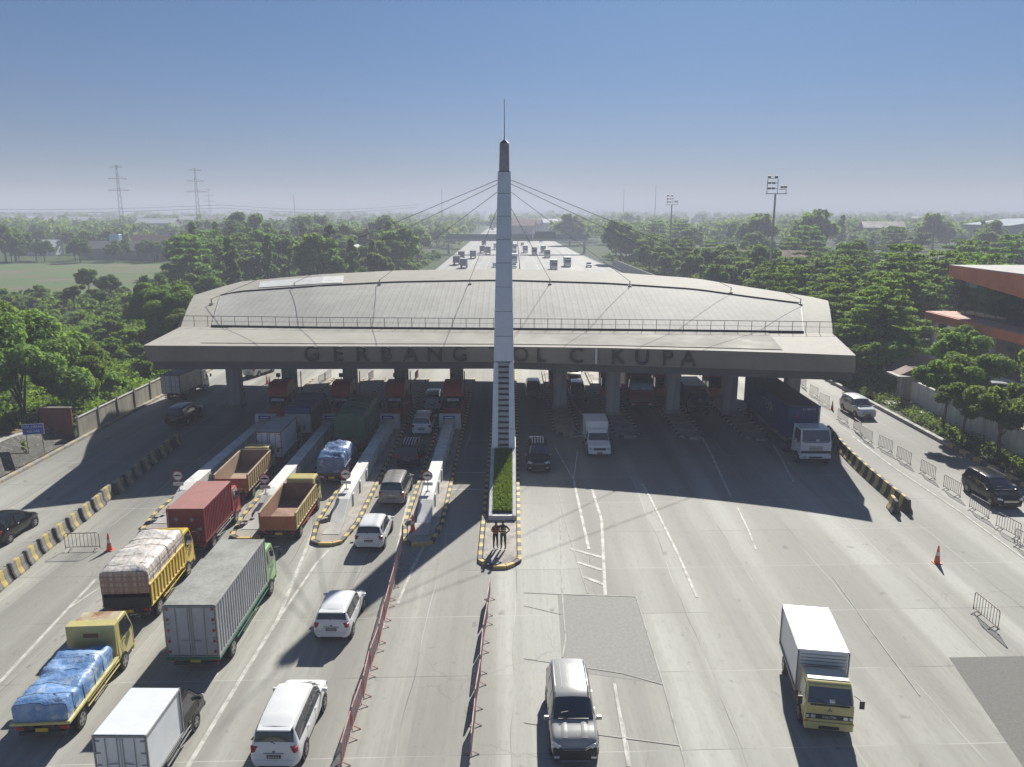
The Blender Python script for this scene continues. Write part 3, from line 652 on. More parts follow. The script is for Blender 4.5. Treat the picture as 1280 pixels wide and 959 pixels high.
a.grid(fm, 33, 3); a.build('front_panel', M('front_slope_sheet', (0.36, 0.345, 0.3), 0.9, spec=.2, dirt=0.2, dcol=(0.27, 0.26, 0.23), scale=0.4), CA, recalc=False, smooth=True)
def ribbon(P, n, r, name, mat, par=CA):
    a = MB(); a.tube([P(k/n) for k in range(n+1)], r, 5); return a.build(name, mat, par)
ribbon(lambda u: rp(1.9+36.3*u, tb(1.9+36.3*u), 0.10), 50, 0.085, 'gutter', DKSTEEL)
ribbon(lambda u: rp(1.9+36.3*u, 0.0, 0.10), 50, 0.11, 'gutter', DKSTEEL)
ribbon(lambda u: rp(1.9, 0.0+0.66*u, 0.06), 8, 0.03, 'flashing', GREY); ribbon(lambda u: rp(38.2, 0.0+0.66*u, 0.06), 8, 0.03, 'flashing', GREY)
# fascia: upper band, recessed dark beam, soffit, rear
B1 = [(184, 452), (629, 452.5), (1071, 466)]; B2 = [(193, 462), (629, 461), (1070, 476)]
f1 = [GY(x+(6 if x < 200 else (-1 if x > 1060 else 0)), interp(B1, x), front[i].y+0.25) for i, x in enumerate(XS)]
f1b = [p+Vector((0, 0.7, 0.02)) for p in f1]
f2 = [GY(193+(1067-193)*i/40, interp(B2, XS[i]), front[i].y+1.1) for i in range(41)]
a = MB(); a.add(front+f1, [(i, nf+i, nf+i+1, i+1) for i in range(40)])
a.add([front[0], f1[0], f1[0]+Vector((0.5, 20, 0.5)), mid[0]+Vector((-.1, 12, 0)), mid[0]], [(0, 1, 2, 3, 4)]); a.add([front[40], f1[40], f1[40]+Vector((-0.2, 20, 0.5)), mid[40]+Vector((.1, 12, 0)), mid[40]], [(4, 3, 2, 1, 0)])
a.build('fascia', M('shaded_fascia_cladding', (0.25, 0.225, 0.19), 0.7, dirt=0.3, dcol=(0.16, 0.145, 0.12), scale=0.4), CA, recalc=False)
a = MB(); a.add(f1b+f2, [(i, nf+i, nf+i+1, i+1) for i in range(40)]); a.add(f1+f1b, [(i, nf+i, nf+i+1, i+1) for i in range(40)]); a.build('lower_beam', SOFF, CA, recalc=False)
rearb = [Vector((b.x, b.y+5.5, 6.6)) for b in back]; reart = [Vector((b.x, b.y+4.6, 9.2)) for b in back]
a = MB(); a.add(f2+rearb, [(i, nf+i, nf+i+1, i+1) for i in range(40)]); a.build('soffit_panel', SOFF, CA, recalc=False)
a = MB(); a.add(back+reart+rearb, [(i, nf+i, nf+i+1, i+1) for i in range(40)]+[(nf+i, 2*nf+i, 2*nf+i+1, nf+i+1) for i in range(40)])
a.add([mid[0], back[0], reart[0], rearb[0], f2[0]], [(0, 1, 2, 3, 4)]); a.add([mid[40], back[40], reart[40], rearb[40], f2[40]], [(4, 3, 2, 1, 0)])
a.build('rear_fascia', FASC, CA, recalc=False)
# beams under the soffit
a = MB()
for yy in (69, 73.2, 82): a.box((0, yy, 6.25 if yy < 80 else 6.35), (56, 0.5, 0.5))
a.build('cross_beam', SOFF, CA)
# railing along the fold
railm = M('railing_grey', (0.15, 0.145, 0.14), 0.5, 0.4, 0.2)
a = MB(); top = [rp(40*k/48, 0.01, 0.95) for k in range(49)]; a.tube(top, 0.028, 5); a.tube([p-Vector((0, 0, 0.45)) for p in top], 0.014, 4); a.build('roof_railing', railm, CA)
for k in range(49):
    a = MB(); p = rp(40*k/48, 0.01, 0); a.tube([p, p+Vector((0, 0, 0.95))], 0.026, 5); a.build('railing_post', railm, CA)
# lettering
LET = [('G', 390), ('E', 423), ('R', 453), ('B', 483), ('A', 513), ('N', 544), ('G', 575), ('T', 619), ('O', 650), ('L', 676), ('C', 720), ('I', 745), ('K', 772), ('U', 802), ('P', 834), ('A', 860)]
LM = M('letter_bronze', (0.03, 0.029, 0.027), 0.4, 0.3, 0.2)
LIT = M('letter_lit_pale', (0.62, 0.62, 0.6), 0.4)  # pale colour paints in the light falling on the letter I
for ch, px in LET:
    i = (px-179)/(1070-179)*40; k = int(i); y0 = lerp(front[k], front[min(40, k+1)], i-k); y1 = lerp(f1[k], f1[min(40, k+1)], i-k)
    p = lerp(y0, y1, 0.52); o = text(ch, 1.8, 'sign_letter', LM, CA, (p.x, p.y-0.16, p.z), (R(90)-0.05, 0, 0), 0.13)
    if ch in 'I':
        o.data.materials.clear(); o.data.materials.append(LIT)
        o['label'] = 'letter I coloured pale as if lit'
# cables, one thing each
CNX = [('outermost', 263, 380), ('second', 366, 359), ('third', 475, 356.5), ('innermost', 585, 355.5)]
CPX = [('innermost', 686, 355), ('third', 788, 358), ('second', 911, 366), ('outermost', 1003, 380)]
def near_roof(px, py):
    best = None
    for i in np.linspace(0.5, 39.5, 118):
        for t in np.linspace(0.02, 0.98, 60):
            p = rp(i, t, 0.05); d = p.y*CP+(H-p.z)*SP
            x = 640+FPX*p.x/d; y = 479.5+FPX*((H-p.z)*CP-p.y*SP)/d
            e = (x-px)**2+(y-py)**2
            if best is None or e < best[0]: best = (e, p)
    return best[1]
for side, lst in (('left', CNX), ('right', CPX)):
    for nm, px, py in lst:
        q = near_roof(px, py); zt = {'outermost': 21.3, 'second': 21.0, 'third': 20.4, 'innermost': 19.2}[nm]
        s = -1 if side == 'left' else 1
        t = thing('stay_cable', '%s thin stay cable from the pylon to the %s side of the canopy roof' % (nm, side), 'cable', (0, 0, 0), 0, 'stay cables of the canopy')
        A = Vector((-0.6+s*hw(zt)*0.9, (fr(zt)+bk(zt))/2, zt)); B = q+Vector((0, 0, 0.5))
        m_ = MB(); m_.tube([A, B], 0.024, 5); m_.build('cable_strand', M('cable_grey', (.2, .2, .2), .5, .3), t)
        m_ = MB(); m_.tube([q, B+Vector((0, 0, 0.06))], 0.05, 6); m_.box((q.x, q.y, q.z+0.05), (0.35, 0.35, 0.1)); m_.build('anchor_post', GREY, t)
# columns
CX = [(293, 508, 'far left, beside the left road'), (362, 508, 'behind the outermost left booth'), (438, 508, 'behind the second left booth'), (502, 508, 'behind the third left booth'), (571, 508, 'behind the booth next to the pylon'),
      (700, 510, 'first right of the pylon'), (766, 519, 'second right of the pylon'), (841, 517, 'third right of the pylon'), (912, 518, 'fourth right of the pylon'), (990, 515, 'far right, behind the blue container')]
for px, py, nm in CX:
    p = G(px, py, 0.18); t = thing('canopy_column', 'square grey concrete column under the canopy, %s' % nm, 'column', (p.x, p.y+0.6, 0.17 if px not in (293, 990) else 0), 0, 'concrete columns carrying the canopy')
    m_ = MB(); m_.box((0, 0, 3.3), (1.25, 1.2, 6.6)); m_.build('shaft', CONC2, t, bevel=0.06, seg=2)
    m_ = MB(); m_.box((0, 0, 0.16), (1.5, 1.45, 0.32)); m_.build('plinth', CONC, t, bevel=0.04)
# ================================================================ vehicles
def wheels(t, xs, ys, r=0.32, w=0.2, dual=()):
    for y in ys:
        for s in (-1, 1):
            x = s*xs
            a = MB(); ww = w*1.9 if y in dual else w
            a.cylx((x-s*ww/2, y, r), r, ww, 22); tt = a.build('wheel', RUBBER, t, bevel=0.025)
            a = MB(); a.cylx((x+s*0.004, y, r), r*0.62, 0.02, 16); rm = a.build('rim', RIM, tt)
            a = MB()
            for k in range(5):
                an = k*2*math.pi/5; a.box((x+s*0.018, y+math.cos(an)*r*0.42, r+math.sin(an)*r*0.42), (0.006, r*0.22, r*0.22), 0, 0, an)
            a.build('rim_opening', BLACK, tt)
CARS = {
 # y, belt z, top z, half width, half top width
 'mpv': dict(L=4.4, W=0.85, r=.32, wb=(-1.32, 1.36), st=[(-2.2, .70, .78, .74, .68), (-2.17, .92, .98, .79, .70), (-2.1, 1.0, 1.12, .82, .70), (-1.98, 1.02, 1.48, .84, .66), (-1.88, 1.02, 1.62, .85, .645), (-1.4, 1.0, 1.69, .85, .65), (-.6, .98, 1.72, .85, .66), (.3, .96, 1.70, .85, .66), (.62, .96, 1.64, .85, .65), (1.0, .97, 1.38, .85, .68), (1.38, .98, 1.10, .845, .72), (1.5, .96, 1.05, .84, .73), (1.85, .88, .96, .82, .70), (2.05, .8, .86, .79, .66), (2.15, .68, .74, .75, .62), (2.2, .5, .56, .70, .58)],
   glass=[(-1.82, -1.02), (-.94, .02), (.10, 1.02)], ws=(.66, 1.36), rw=(-2.085, -1.915)),
 'suv': dict(L=4.44, W=0.86, r=.35, wb=(-1.32, 1.36), st=[(-2.22, .72, .8, .76, .7), (-2.18, .98, 1.04, .8, .72), (-2.1, 1.05, 1.2, .83, .71), (-1.98, 1.06, 1.52, .85, .67), (-1.86, 1.06, 1.66, .86, .655), (-1.4, 1.04, 1.72, .86, .66), (-.6, 1.02, 1.75, .86, .67), (.2, 1.0, 1.73, .86, .67), (.55, 1.0, 1.66, .86, .66), (.9, 1.01, 1.40, .86, .69), (1.22, 1.03, 1.16, .855, .73), (1.34, 1.02, 1.12, .85, .745), (1.8, .97, 1.06, .83, .73), (2.04, .9, .98, .80, .70), (2.16, .76, .84, .76, .66), (2.22, .55, .62, .70, .6)],
   glass=[(-1.82, -1.04), (-.95, 0.0), (.08, .92)], ws=(.58, 1.2), rw=(-2.08, -1.91)),
 'hatch': dict(L=3.7, W=0.82, r=.29, wb=(-1.2, 1.26), st=[(-1.85, .66, .72, .72, .66), (-1.82, .84, .92, .77, .68), (-1.76, .94, 1.06, .80, .68), (-1.62, .96, 1.36, .815, .62), (-1.5, .96, 1.44, .82, .61), (-1.1, .95, 1.50, .82, .62), (-.4, .93, 1.52, .82, .63), (.1, .92, 1.49, .82, .63), (.38, .92, 1.43, .82, .62), (.75, .93, 1.2, .815, .66), (1.08, .93, 1.02, .81, .7), (1.2, .9, .97, .8, .7), (1.5, .82, .88, .78, .67), (1.7, .72, .78, .74, .62), (1.8, .58, .64, .70, .58), (1.85, .45, .5, .66, .54)],
   glass=[(-1.46, -.52), (-.44, .55)], ws=(.42, 1.06), rw=(-1.74, -1.56)),
}
CARS['crossover'] = dict(CARS['mpv'])
def car(kind, label, col, loc=(0, 0, 0), rz=0.0, rails=False, trim=BLACK, plate=True, grille='dark', group=None, far=False, rear_stripe=None, spoiler=False, roofcol=None):
    K = CARS[kind]; st = K['st']; L = K['L']; W = K['W']
    t = thing('car' if kind == 'hatch' else kind if kind in ('suv',) else 'minivan', label, 'car', loc, rz, group)
    ys = [s[0] for s in st]
    def prm(y): return [float(np.interp(y, ys, [s[j] for s in st])) for j in (1, 2, 3, 4)]
    def sect(y):
        zb, zt, w, wt = prm(y); dz = zt-zb
        r_end = min(1.0, (y-ys[0])/0.3, (ys[-1]-y)/0.35) if ys[0] < y < ys[-1] else 0.0
        z0 = 0.22+0.10*(1-max(0, r_end))
        pts = [(w*0.0, z0), (w*.86, z0), (w*.95, z0+.08), (w, z0+.22), (w*1.005, zb-.24 if zb-.24 > z0+.24 else (zb+z0+.22)/2), (w*.985, zb-.06), (w*.96, zb), (w*.96+(wt-w*.96)*.5, zb+dz*.5), (wt, zb+dz*.86), (wt*.93, zb+dz*.965), (wt*.72, zt+.012*min(1, dz*3)), (0, zt+.03*min(1, dz*3))]
        return pts
    def P(y, s, side, off=0.0):
        pts = sect(y); s = max(0, min(len(pts)-1.0001, s)); k = int(s); f = s-k
        x = pts[k][0]+(pts[k+1][0]-pts[k][0])*f; z = pts[k][1]+(pts[k+1][1]-pts[k][1])*f
        return (side*x, y, z)
    def Pn(y, s, side, off):
        p = Vector(P(y, s, side)); e = 0.02
        a = Vector(P(min(y+e, ys[-1]), s, side))-Vector(P(max(y-e, ys[0]), s, side)); b = Vector(P(y, min(s+.1, 10.999), side))-Vector(P(y, max(s-.1, 0.01), side))
        n = a.cross(b)*side
        if n.length < 1e-9: return p
        n.normalize()
        return p-n*off if n.dot(p-Vector((0, y*0.8, .8))) < 0 else p+n*off
    # body shell
    yy = []
    for a, b in zip(ys[:-1], ys[1:]):
        n = max(1, round((b-a)/0.14)); yy += [a+(b-a)*i/n for i in range(n)]
    yy.append(ys[-1]); ns = 11
    a = MB(); rings = []
    for y in yy:
        pr = sect(y); rings.append([(x, y, z) for x, z in pr]+[(-x, y, z) for x, z in pr[-2:0:-1]])
    n = len(rings[0]); a.add([p for r_ in rings for p in r_], [(i*n+k, i*n+(k+1) % n, (i+1)*n+(k+1) % n, (i+1)*n+k) for i in range(len(rings)-1) for k in range(n)]+[tuple(range(n)), tuple(range((len(rings)-1)*n, len(rings)*n))])
    body = a.build('body', col, t, smooth=True)
    md = body.modifiers.new('edge', 'EDGE_SPLIT'); md.split_angle = R(38)
    def patch(y0, y1, s0, s1, off, name, mat, par, sides=(-1, 1), ny=6, nsg=4, mb=None):
        m = mb or MB()
        for sd in sides: m.grid(lambda u, v: tuple(Pn(y0+(y1-y0)*u, s0+(s1-s0)*v, sd, off)), ny, nsg)
        if mb is None: return m.build(name, mat, par, smooth=True)
    def frontp(y0, y1, s0, off, name, mat, par):
        m = MB(); rows = 6
        def f(u, v):
            x = v*2-1; s = 11-(11-s0)*abs(x); return tuple(Pn(y0+(y1-y0)*u, s, 1 if x >= 0 else -1, off))
        m.grid(f, rows, 16); return m.build(name, mat, par, smooth=True)
    ws, rw = K['ws'], K['rw']
    frontp(ws[0], ws[1], 8.15, 0.012, 'windscreen', GLASSB, t)
    frontp(rw[0], rw[1], 8.25, 0.012, 'rear_window', GLASS, t)
    for (g0, g1) in K['glass']:
        for sd in (-1, 1):
            m = MB(); brk = [6.14, 6.6, 7.0, 7.45, 7.85]; yq = sorted(set([g0, g1]+[y for y in yy if g0 < y < g1]))
            m.grid(lambda u, v: tuple(Pn(yq[round(u*(len(yq)-1))], brk[round(v*4)], sd, .018)), len(yq)-1, 4); m.build('side_window', GLASS, t, smooth=True)
    # black sill and lower bumper band
    patch(ys[0]+.3, ys[-1]-.35, 1.0, 2.2, 0.012, 'sill_trim', trim, t)
    # seams
    m = MB()
    for (g0, g1) in K['glass']:
        yv = g1+.04
        for sd in (-1, 1): m.grid(lambda u, v: tuple(Pn(yv-.009+.018*u, 2.6+3.4*v, sd, 0.006)), 1, 8)
    m.build('door_seam', BLACK, t, smooth=True)
    for (g0, g1) in K['glass'][-2:]:
        for sd in (-1, 1):
            m = MB(); p = Pn(g0+.16, 5.0, sd, 0.02); m.box(p, (0.03, .16, .03)); m.build('door_handle', col if kind != 'suv' else CHROME, t, bevel=.008)
    # rear
    yr = ys[0]; fr_ = ys[-1]; zb_r = prm(yr+.06)[0]
    for sd in (-1, 1):
        m = MB(); m.box((sd*(W-.17), yr+.085, zb_r-.02), (.26, .16, .22), 0, -sd*.35); tl = m.build('tail_lamp', REDL, t, bevel=.03, seg=2)
        m = MB(); m.box((sd*(W-.2), fr_-.16, .74 if kind != 'hatch' else .66), (.30, .22, .13), 0, -sd*.45, .0, -sd*.1); m.build('headlight', CLEAR, t, bevel=.03, seg=2)
        m = MB(); m.box((sd*(W+.09), ws[1]-.22, prm(.5)[0]+.08), (.2, .11, .14)); m.box((sd*(W-.0), ws[1]-.2, prm(.5)[0]+.02), (.1, .05, .05)); m.build('wing_mirror', col if kind != 'suv' else RIM, t, bevel=.03, seg=2)
        m = MB(); m.box((sd*(W-.22), fr_-.03, .38), (.2, .06, .1)); m.build('fog_lamp', CLEAR, t, bevel=.015)
    m = MB(); m.bb(-W*.82, W*.82, yr-.04, yr+.2, .3, .55); rb = m.build('rear_bumper', col, t, bevel=.05, seg=2)
    m = MB(); m.bb(-W*.6, W*.6, yr-.045, yr+.1, .27, .34); m.build('bumper_insert', BLACK, rb, bevel=.01)
    m = MB(); m.bb(-.24, .24, yr-.03, yr-.01, .62, .74); m.build('number_plate', BLACK, t)
    m = MB()
    for k in range(7): m.bb(-.2+k*.06, -.165+k*.06, yr-.034, yr-.031, .655, .705)
    m.build('plate_characters', WHITE, t)
    m = MB(); m.bb(-.36, .36, yr-.012, yr+.06, .78, .82); m.build('chrome_strip', CHROME, t, bevel=.008)
    # front
    m = MB(); m.bb(-W*.8, W*.8, fr_-.14, fr_+.04, .27, .5); fb = m.build('front_bumper', trim if kind == 'suv' else col, t, bevel=.05, seg=2)
    m = MB(); m.bb(-.42, .42, fr_-.06, fr_+.045, .31, .42); m.build('lower_grille', BLACK, fb, bevel=.01)
    m = MB(); m.bb(-.5, .5, fr_-.06, fr_+.015, .54, .70); gr = m.build('grille', BLACK, t, bevel=.02)
    m = MB()
    for z in (.57, .62, .67): m.bb(-.48, .48, fr_-.02, fr_+.024, z, z+.02)
    m.build('grille_bar', CHROME, gr)
    if kind == 'suv':
        m = MB(); m.bb(-W*.9, W*.9, fr_-.2, fr_+.035, .3, .74); nf_ = m.build('nose_panel', BLACK, t, bevel=.07, seg=3)
        for z in (.84, .76, .68):
            m = MB(); m.tube([(-.74, fr_-.09, z+.1), (-.36, fr_+.02, z-.06), (.36, fr_+.02, z-.06), (.74, fr_-.09, z+.1)], .016, 5); m.build('chrome_wing', CHROME, nf_)
        for sd in (-1, 1):
            m = MB(); m.box((sd*.64, fr_-.1, .84), (.34, .12, .08), 0, -sd*.55, 0, -sd*.15); m.build('headlight', CLEAR, t, bevel=.03, seg=2)
            m = MB(); m.box((sd*.64, fr_+.03, .42), (.2, .05, .1)); m.build('fog_lamp', CLEAR, t, bevel=.02)
            for xx in (.3,):
                m = MB(); m.grid(lambda u, v: (sd*(xx-.05+.2*u), 1.3+.72*v, prm(1.3+.72*v)[1]+.019+.012*math.sin(PI*u)), 3, 8); m.build('bonnet_ridge', col, t, smooth=True)
        m = MB(); m.bb(-W*.6, W*.6, fr_+.0, fr_+.06, .24, .3); m.build('skid_plate', RIM, t, bevel=.02)
    else:
        m = MB(); m.bb(-W*.55, W*.55, fr_-.06, fr_+.046, .3, .44); m.build('air_intake', BLACK, t, bevel=.03)
    if kind != 'suv':
        m = MB(); m.bb(-.05, .05, yr-.02, yr+.05, .84, .9); m.build('emblem', CHROME, t, bevel=.01)
        m = MB(); m.box((.1, yr+.1, zb_r+.12), (.5, .02, .02), 0, 0, -.3, .5); m.build('rear_wiper', BLACK, t)
    m = MB(); m.bb(-.22, .22, fr_+.042, fr_+.052, .43, .53); m.build('number_plate', BLACK, t)
    m = MB(); m.box((0, ws[1]+.02, prm(ws[1])[1]+.035), (1.1, .03, .02)); m.box((.2, ws[1]-.18, prm(ws[1]-.18)[1]+.05), (.5, .02, .02), 0, .3); m.build('wiper', BLACK, t)
    if rails:
        for sd in (-1, 1):
            zt = 1.0; m = MB(); m.tube([(sd*.61, y, prm(y)[1]+.045) for y in (-1.75, -1.2, -.5, .1, .42)], .022, 6); 
            for y in (-1.7, -.6, .35): m.box((sd*.61, y, prm(y)[1]+.01), (.04, .1, .07))
            m.build('roof_rail', rails, t)
    if roofcol:
        m = MB()
        for k in range(5):
            x = -.42+k*.21; m.grid(lambda u, v: (x-.035+.07*v, -1.6+1.9*u, prm(-1.6+1.9*u)[1]+.037), 8, 1)
        m.build('roof_stripe', roofcol, t, smooth=True)
    m = MB()
    for k in range(4):
        x = -.36+k*.24; m.grid(lambda u, v: (x-.012+.024*v, -1.55+1.7*u*(L/4.4), prm(-1.55+1.7*u*(L/4.4))[1]+.031), 8, 1)
    m.build('roof_groove', M('groove_shadow', (0.14, 0.14, 0.14), .5) if not roofcol else BLACK, t, smooth=True) if kind == 'suv' else None
    if spoiler:
        m = MB(); m.box((0, K['rw'][1]-.02, prm(K['rw'][1])[1]+.03), (1.16, .3, .05), 0, 0, .08); m.build('roof_spoiler', col, t, bevel=.02, seg=2)
    for y in K['wb']:
        for sd in (-1, 1): m = MB(); m.cylx((sd*(W-.08), y, K['r']+.01), K['r']+.065, .19, 22); m.build('wheel_arch', BLACK, t)
    wheels(t, W+.02, K['wb'], K['r'], .2)
    return t
PW = paint('white', (.74, .75, .75)); PB = paint('black', (.006, .006, .007), .2, .04); PS = paint('silver', (.5, .51, .51), .3); PSD = paint('dark_silver', (.36, .36, .345), .3); PG = paint('grey', (.17, .165, .155)); PGD = paint('bronze_grey', (.27, .255, .235))
PI = math.pi
car('mpv', 'white minivan seen from behind nearest the camera, left of the red and white barriers', PW, (-8.15, 25.7, 0), -.01, spoiler=True)
car('hatch', 'white hatchback second in the queue behind the nearest white minivan', PW, (-8.05, 33.7, 0), -.02, spoiler=True)
car('hatch', 'white hatchback just behind the grey minivan at the canopy shadow edge', PW, (-8.1, 43.3, 0), -.02)
car('mpv', 'grey-brown minivan with pale roof entering the canopy shadow', PGD, (-7.85, 50.5, 0), -.02)
car('suv', 'black off-roader with white-barred roof rack in the lane left of the pylon', PB, (-7.8, 58.3, 0), 0, roofcol=WHITE)
car('mpv', 'white minivan with roof rails waiting before the booth near the pylon', PW, (-7.75, 66.8, 0), 0, rails=RIM)
car('suv', 'silver-white car with dark rear window beside the booth left of the pylon', PS, (-7.7, 75.4, 0), 0)
car('suv', 'silver and black off-roader driving toward the camera at the bottom centre', PSD, (2.2, 26.05, 0), PI, rails=CHROME)
car('suv', 'black off-roader coming out of the canopy shadow right of the pylon', PB, (1.97, 57.3, 0), PI, roofcol=WHITE)
car('mpv', 'dark minivan with pale roof beneath the canopy next to the pylon', PG, (2.2, 79.5, 0), PI)
car('mpv', 'dark minivan beneath the canopy in the second lane right of the pylon', PG, (6.7, 78.9, 0), PI, rails=RIM)
car('mpv', 'white car following under the rear of the canopy right of the pylon', PW, (7.0, 88.5, 0), PI)
car('hatch', 'black car at the left edge on the outer left road', PB, (-30.1, 43.9, 0), 0)
car('suv', 'black off-roader following the small white box truck on the left road', PB, (-30.1, 69.8, 0), -.05)
car('mpv', 'white minivan beyond the far left column of the canopy', PW, (-29.9, 91, 0), -.3)
car('mpv', 'silver-white minivan driving toward the camera on the right service road', PW, (32.9, 72.4, 0), PI+.03)
car('mpv', 'black minivan at the right edge on the service road', PB, (32.2, 49.9, 0), PI, rails=RIM)

def cabover(t, W, y0, L, zt, col, z0=.45, face='light', roof=None, stripe=None, sleeper=False):
    "forward-control cab: back at y0, front at y0+L"
    f = y0+L; w = W/2; belt = z0+(zt-z0)*.52
    a = MB()
    A = [(y0, z0), (y0, zt-.04), (y0+.12, zt), (f-.42, zt), (f-.30, zt-.09), (f-.03, belt), (f, belt-.12), (f, z0)]
    n = len(A); s0 = w; s1 = w-.07
    def wx(z): return s0 if z < belt else s0-(z-belt)/(zt-belt)*.09
    vs = [(-wx(z), y, z) for y, z in A]+[(wx(z), y, z) for y, z in A]
    a.add(vs, [tuple(range(n)), tuple(range(2*n-1, n-1, -1))]+[(i, n+i, n+(i+1) % n, (i+1) % n) for i in range(n)])
    cab = a.build('cab', col, t, bevel=.06, seg=3)
    if roof:
        m = MB(); m.bb(-w*.86, w*.86, y0+.16, f-.5, zt+.002, zt+.03); m.build('roof_panel', roof, t, bevel=.02)
    def slant(y, z): return y
    ya, za, yb, zb_ = f-.305, zt-.12, f-.045, belt+.05
    nrm = Vector((0, za-zb_, -(ya-yb))).normalized()*.015
    m = MB(); o_ = nrm
    m.add([(-w*.84, ya+o_.y, za+o_.z), (w*.84, ya+o_.y, za+o_.z), (w*.91, yb+o_.y, zb_+o_.z), (-w*.91, yb+o_.y, zb_+o_.z)], [(0, 1, 2, 3)])
    m.build('windscreen', GLASSB, t)
    m = MB(); m.add([(-w*.2, yb+.02, zb_+.05), (w*.02, yb+.02, zb_+.05), (w*.02, yb-.03, zb_+.18), (-w*.2, yb-.03, zb_+.18)], [(0, 1, 2, 3)]); m.build('windscreen_sticker', WHITE, t)
    for sd in (-1, 1):
        m = MB(); e = .012
        pts = [(y0+L*.28, belt+.03), (y0+L*.28, zt-.16), (f-.42, zt-.16), (f-.16, belt+.03)]
        m.add([(sd*(wx(z)+e), y, z) for y, z in pts], [(0, 1, 2, 3)]); m.build('side_window', GLASS, t)
        m = MB()
        for y in (y0+L*.22, f-.12): m.box((sd*(w+.003), y, (z0+belt)/2+.05), (.008, .018, belt-z0-.15))
        m.build('door_seam', BLACK, t)
        m = MB(); m.box((sd*(w+.01), y0+L*.36, belt-.12), (.03, .14, .04)); m.build('door_handle', BLACK, t)
        m = MB(); m.tube([(sd*(w-.02), f-.2, zt-.35), (sd*(w+.22), f+.02, zt-.42), (sd*(w+.22), f+.02, belt+.0)], .015, 5); m.box((sd*(w+.22), f+.03, belt+.18), (.17, .06, .32)); m.build('wing_mirror', BLACK, t, bevel=.01)
        m = MB()
        if face == 'light':
            m.box((sd*w*.66, f+.012, z0+.33), (.16, .05, .13)); m.box((sd*w*.88, f+.012, z0+.33), (.11, .05, .12))
        else: m.box((sd*w*.72, f+.06, z0-.02), (.34, .08, .18))
        m.build('headlight', CLEAR, t, bevel=.02, seg=2)
        m = MB(); m.box((sd*w*.93, f+.02, z0+.12), (.14, .06, .08)); m.build('indicator', AMBER, t, bevel=.01)
    m = MB(); m.bb(-w*.96, w*.96, f-.02, f+.008, z0+.23, z0+.43); m.build('front_panel', BLACK if face == 'light' else BLACK, t)
    if face == 'heavy':
        m = MB()
        for k in range(3): m.bb(-w*.45, w*.45, f-.01, f+.016, z0+.48+k*.12, z0+.53+k*.12)
        m.build('grille_slat', BLACK, t)
    m = MB(); m.bb(-w*1.0, w*1.0, f-.18, f+.07, z0-.17, z0+.13); b_ = m.build('front_bumper', col, t, bevel=.04, seg=2)
    m = MB(); m.bb(-w*.42, w*.42, f+.06, f+.08, z0-.13, z0-.0); m.build('bumper_intake', BLACK, b_)
    m = MB(); m.bb(-.2, .2, f+.082, f+.092, z0-.12, z0-.0); m.build('number_plate', BLACK, t)
    m = MB(); m.box((0, f-.02, belt+.0), (W*.8, .04, .05)); m.tube([(-.5, f-.0, belt+.06), (.05, f-.09, belt+.25)], .012, 4); m.tube([(.15, f-.0, belt+.06), (.65, f-.09, belt+.25)], .012, 4); m.build('wiper', BLACK, t)
    m = MB(); m.bb(-w+.03, w-.03, f-.1-L*.6, f-.3, .32, z0+.02); m.build('underbody', BLACK, t)
def chassis(t, y0, y1, W, z=.75, wys=(), r=.38, rails=DKSTEEL, guard=None):
    m = MB()
    for s in (-1, 1): m.bb(s*.38-.05, s*.38+.05, y0, y1, z-.2, z)
    for y in np.arange(y0+.2, y1, 1.1): m.bb(-.34, .34, y-.04, y+.04, z-.16, z-.02)
    m.build('chassis_frame', rails, t)
    m = MB(); m.box((W/2-.25, (y0+y1)/2+.5, z-.28), (.42, .9, .4)); m.build('fuel_tank', DKSTEEL, t, bevel=.04)
    for s in (-1, 1):
        m = MB(); 
        ya, yb = wys[0]+r+.15, wys[-1]-r-.1
        for zz_ in (z-.32, z-.12): m.tube([(s*(W/2-.03), ya, zz_), (s*(W/2-.03), yb, zz_)], .028, 5)
        for y in (ya, (ya+yb)/2, yb): m.tube([(s*(W/2-.03), y, z-.34), (s*(W/2-.03), y, z+.02)], .022, 5)
        m.build('side_guard', guard or GREY, t)
        m = MB(); m.box((s*(W/2-.22), y0+.02, z-.16), (.3, .05, .12)); m.build('tail_lamp', REDL, t, bevel=.01)
        m = MB(); m.bb(s*(W/2-.36)-.18, s*(W/2-.36)+.18, wys[0]-r-.14, wys[0]-r-.11, .28, z-.1); m.build('mudflap', BLACK, t)
    m = MB(); m.bb(-W*.42, W*.42, y0-.02, y0+.08, z-.42, z-.3); m.build('rear_bar', DKSTEEL, t)
    m = MB(); m.bb(-.22, .22, y0-.04, y0-.02, z-.28, z-.14); m.build('number_plate', M('yellow_plate', (.6, .42, .03), .5), t)
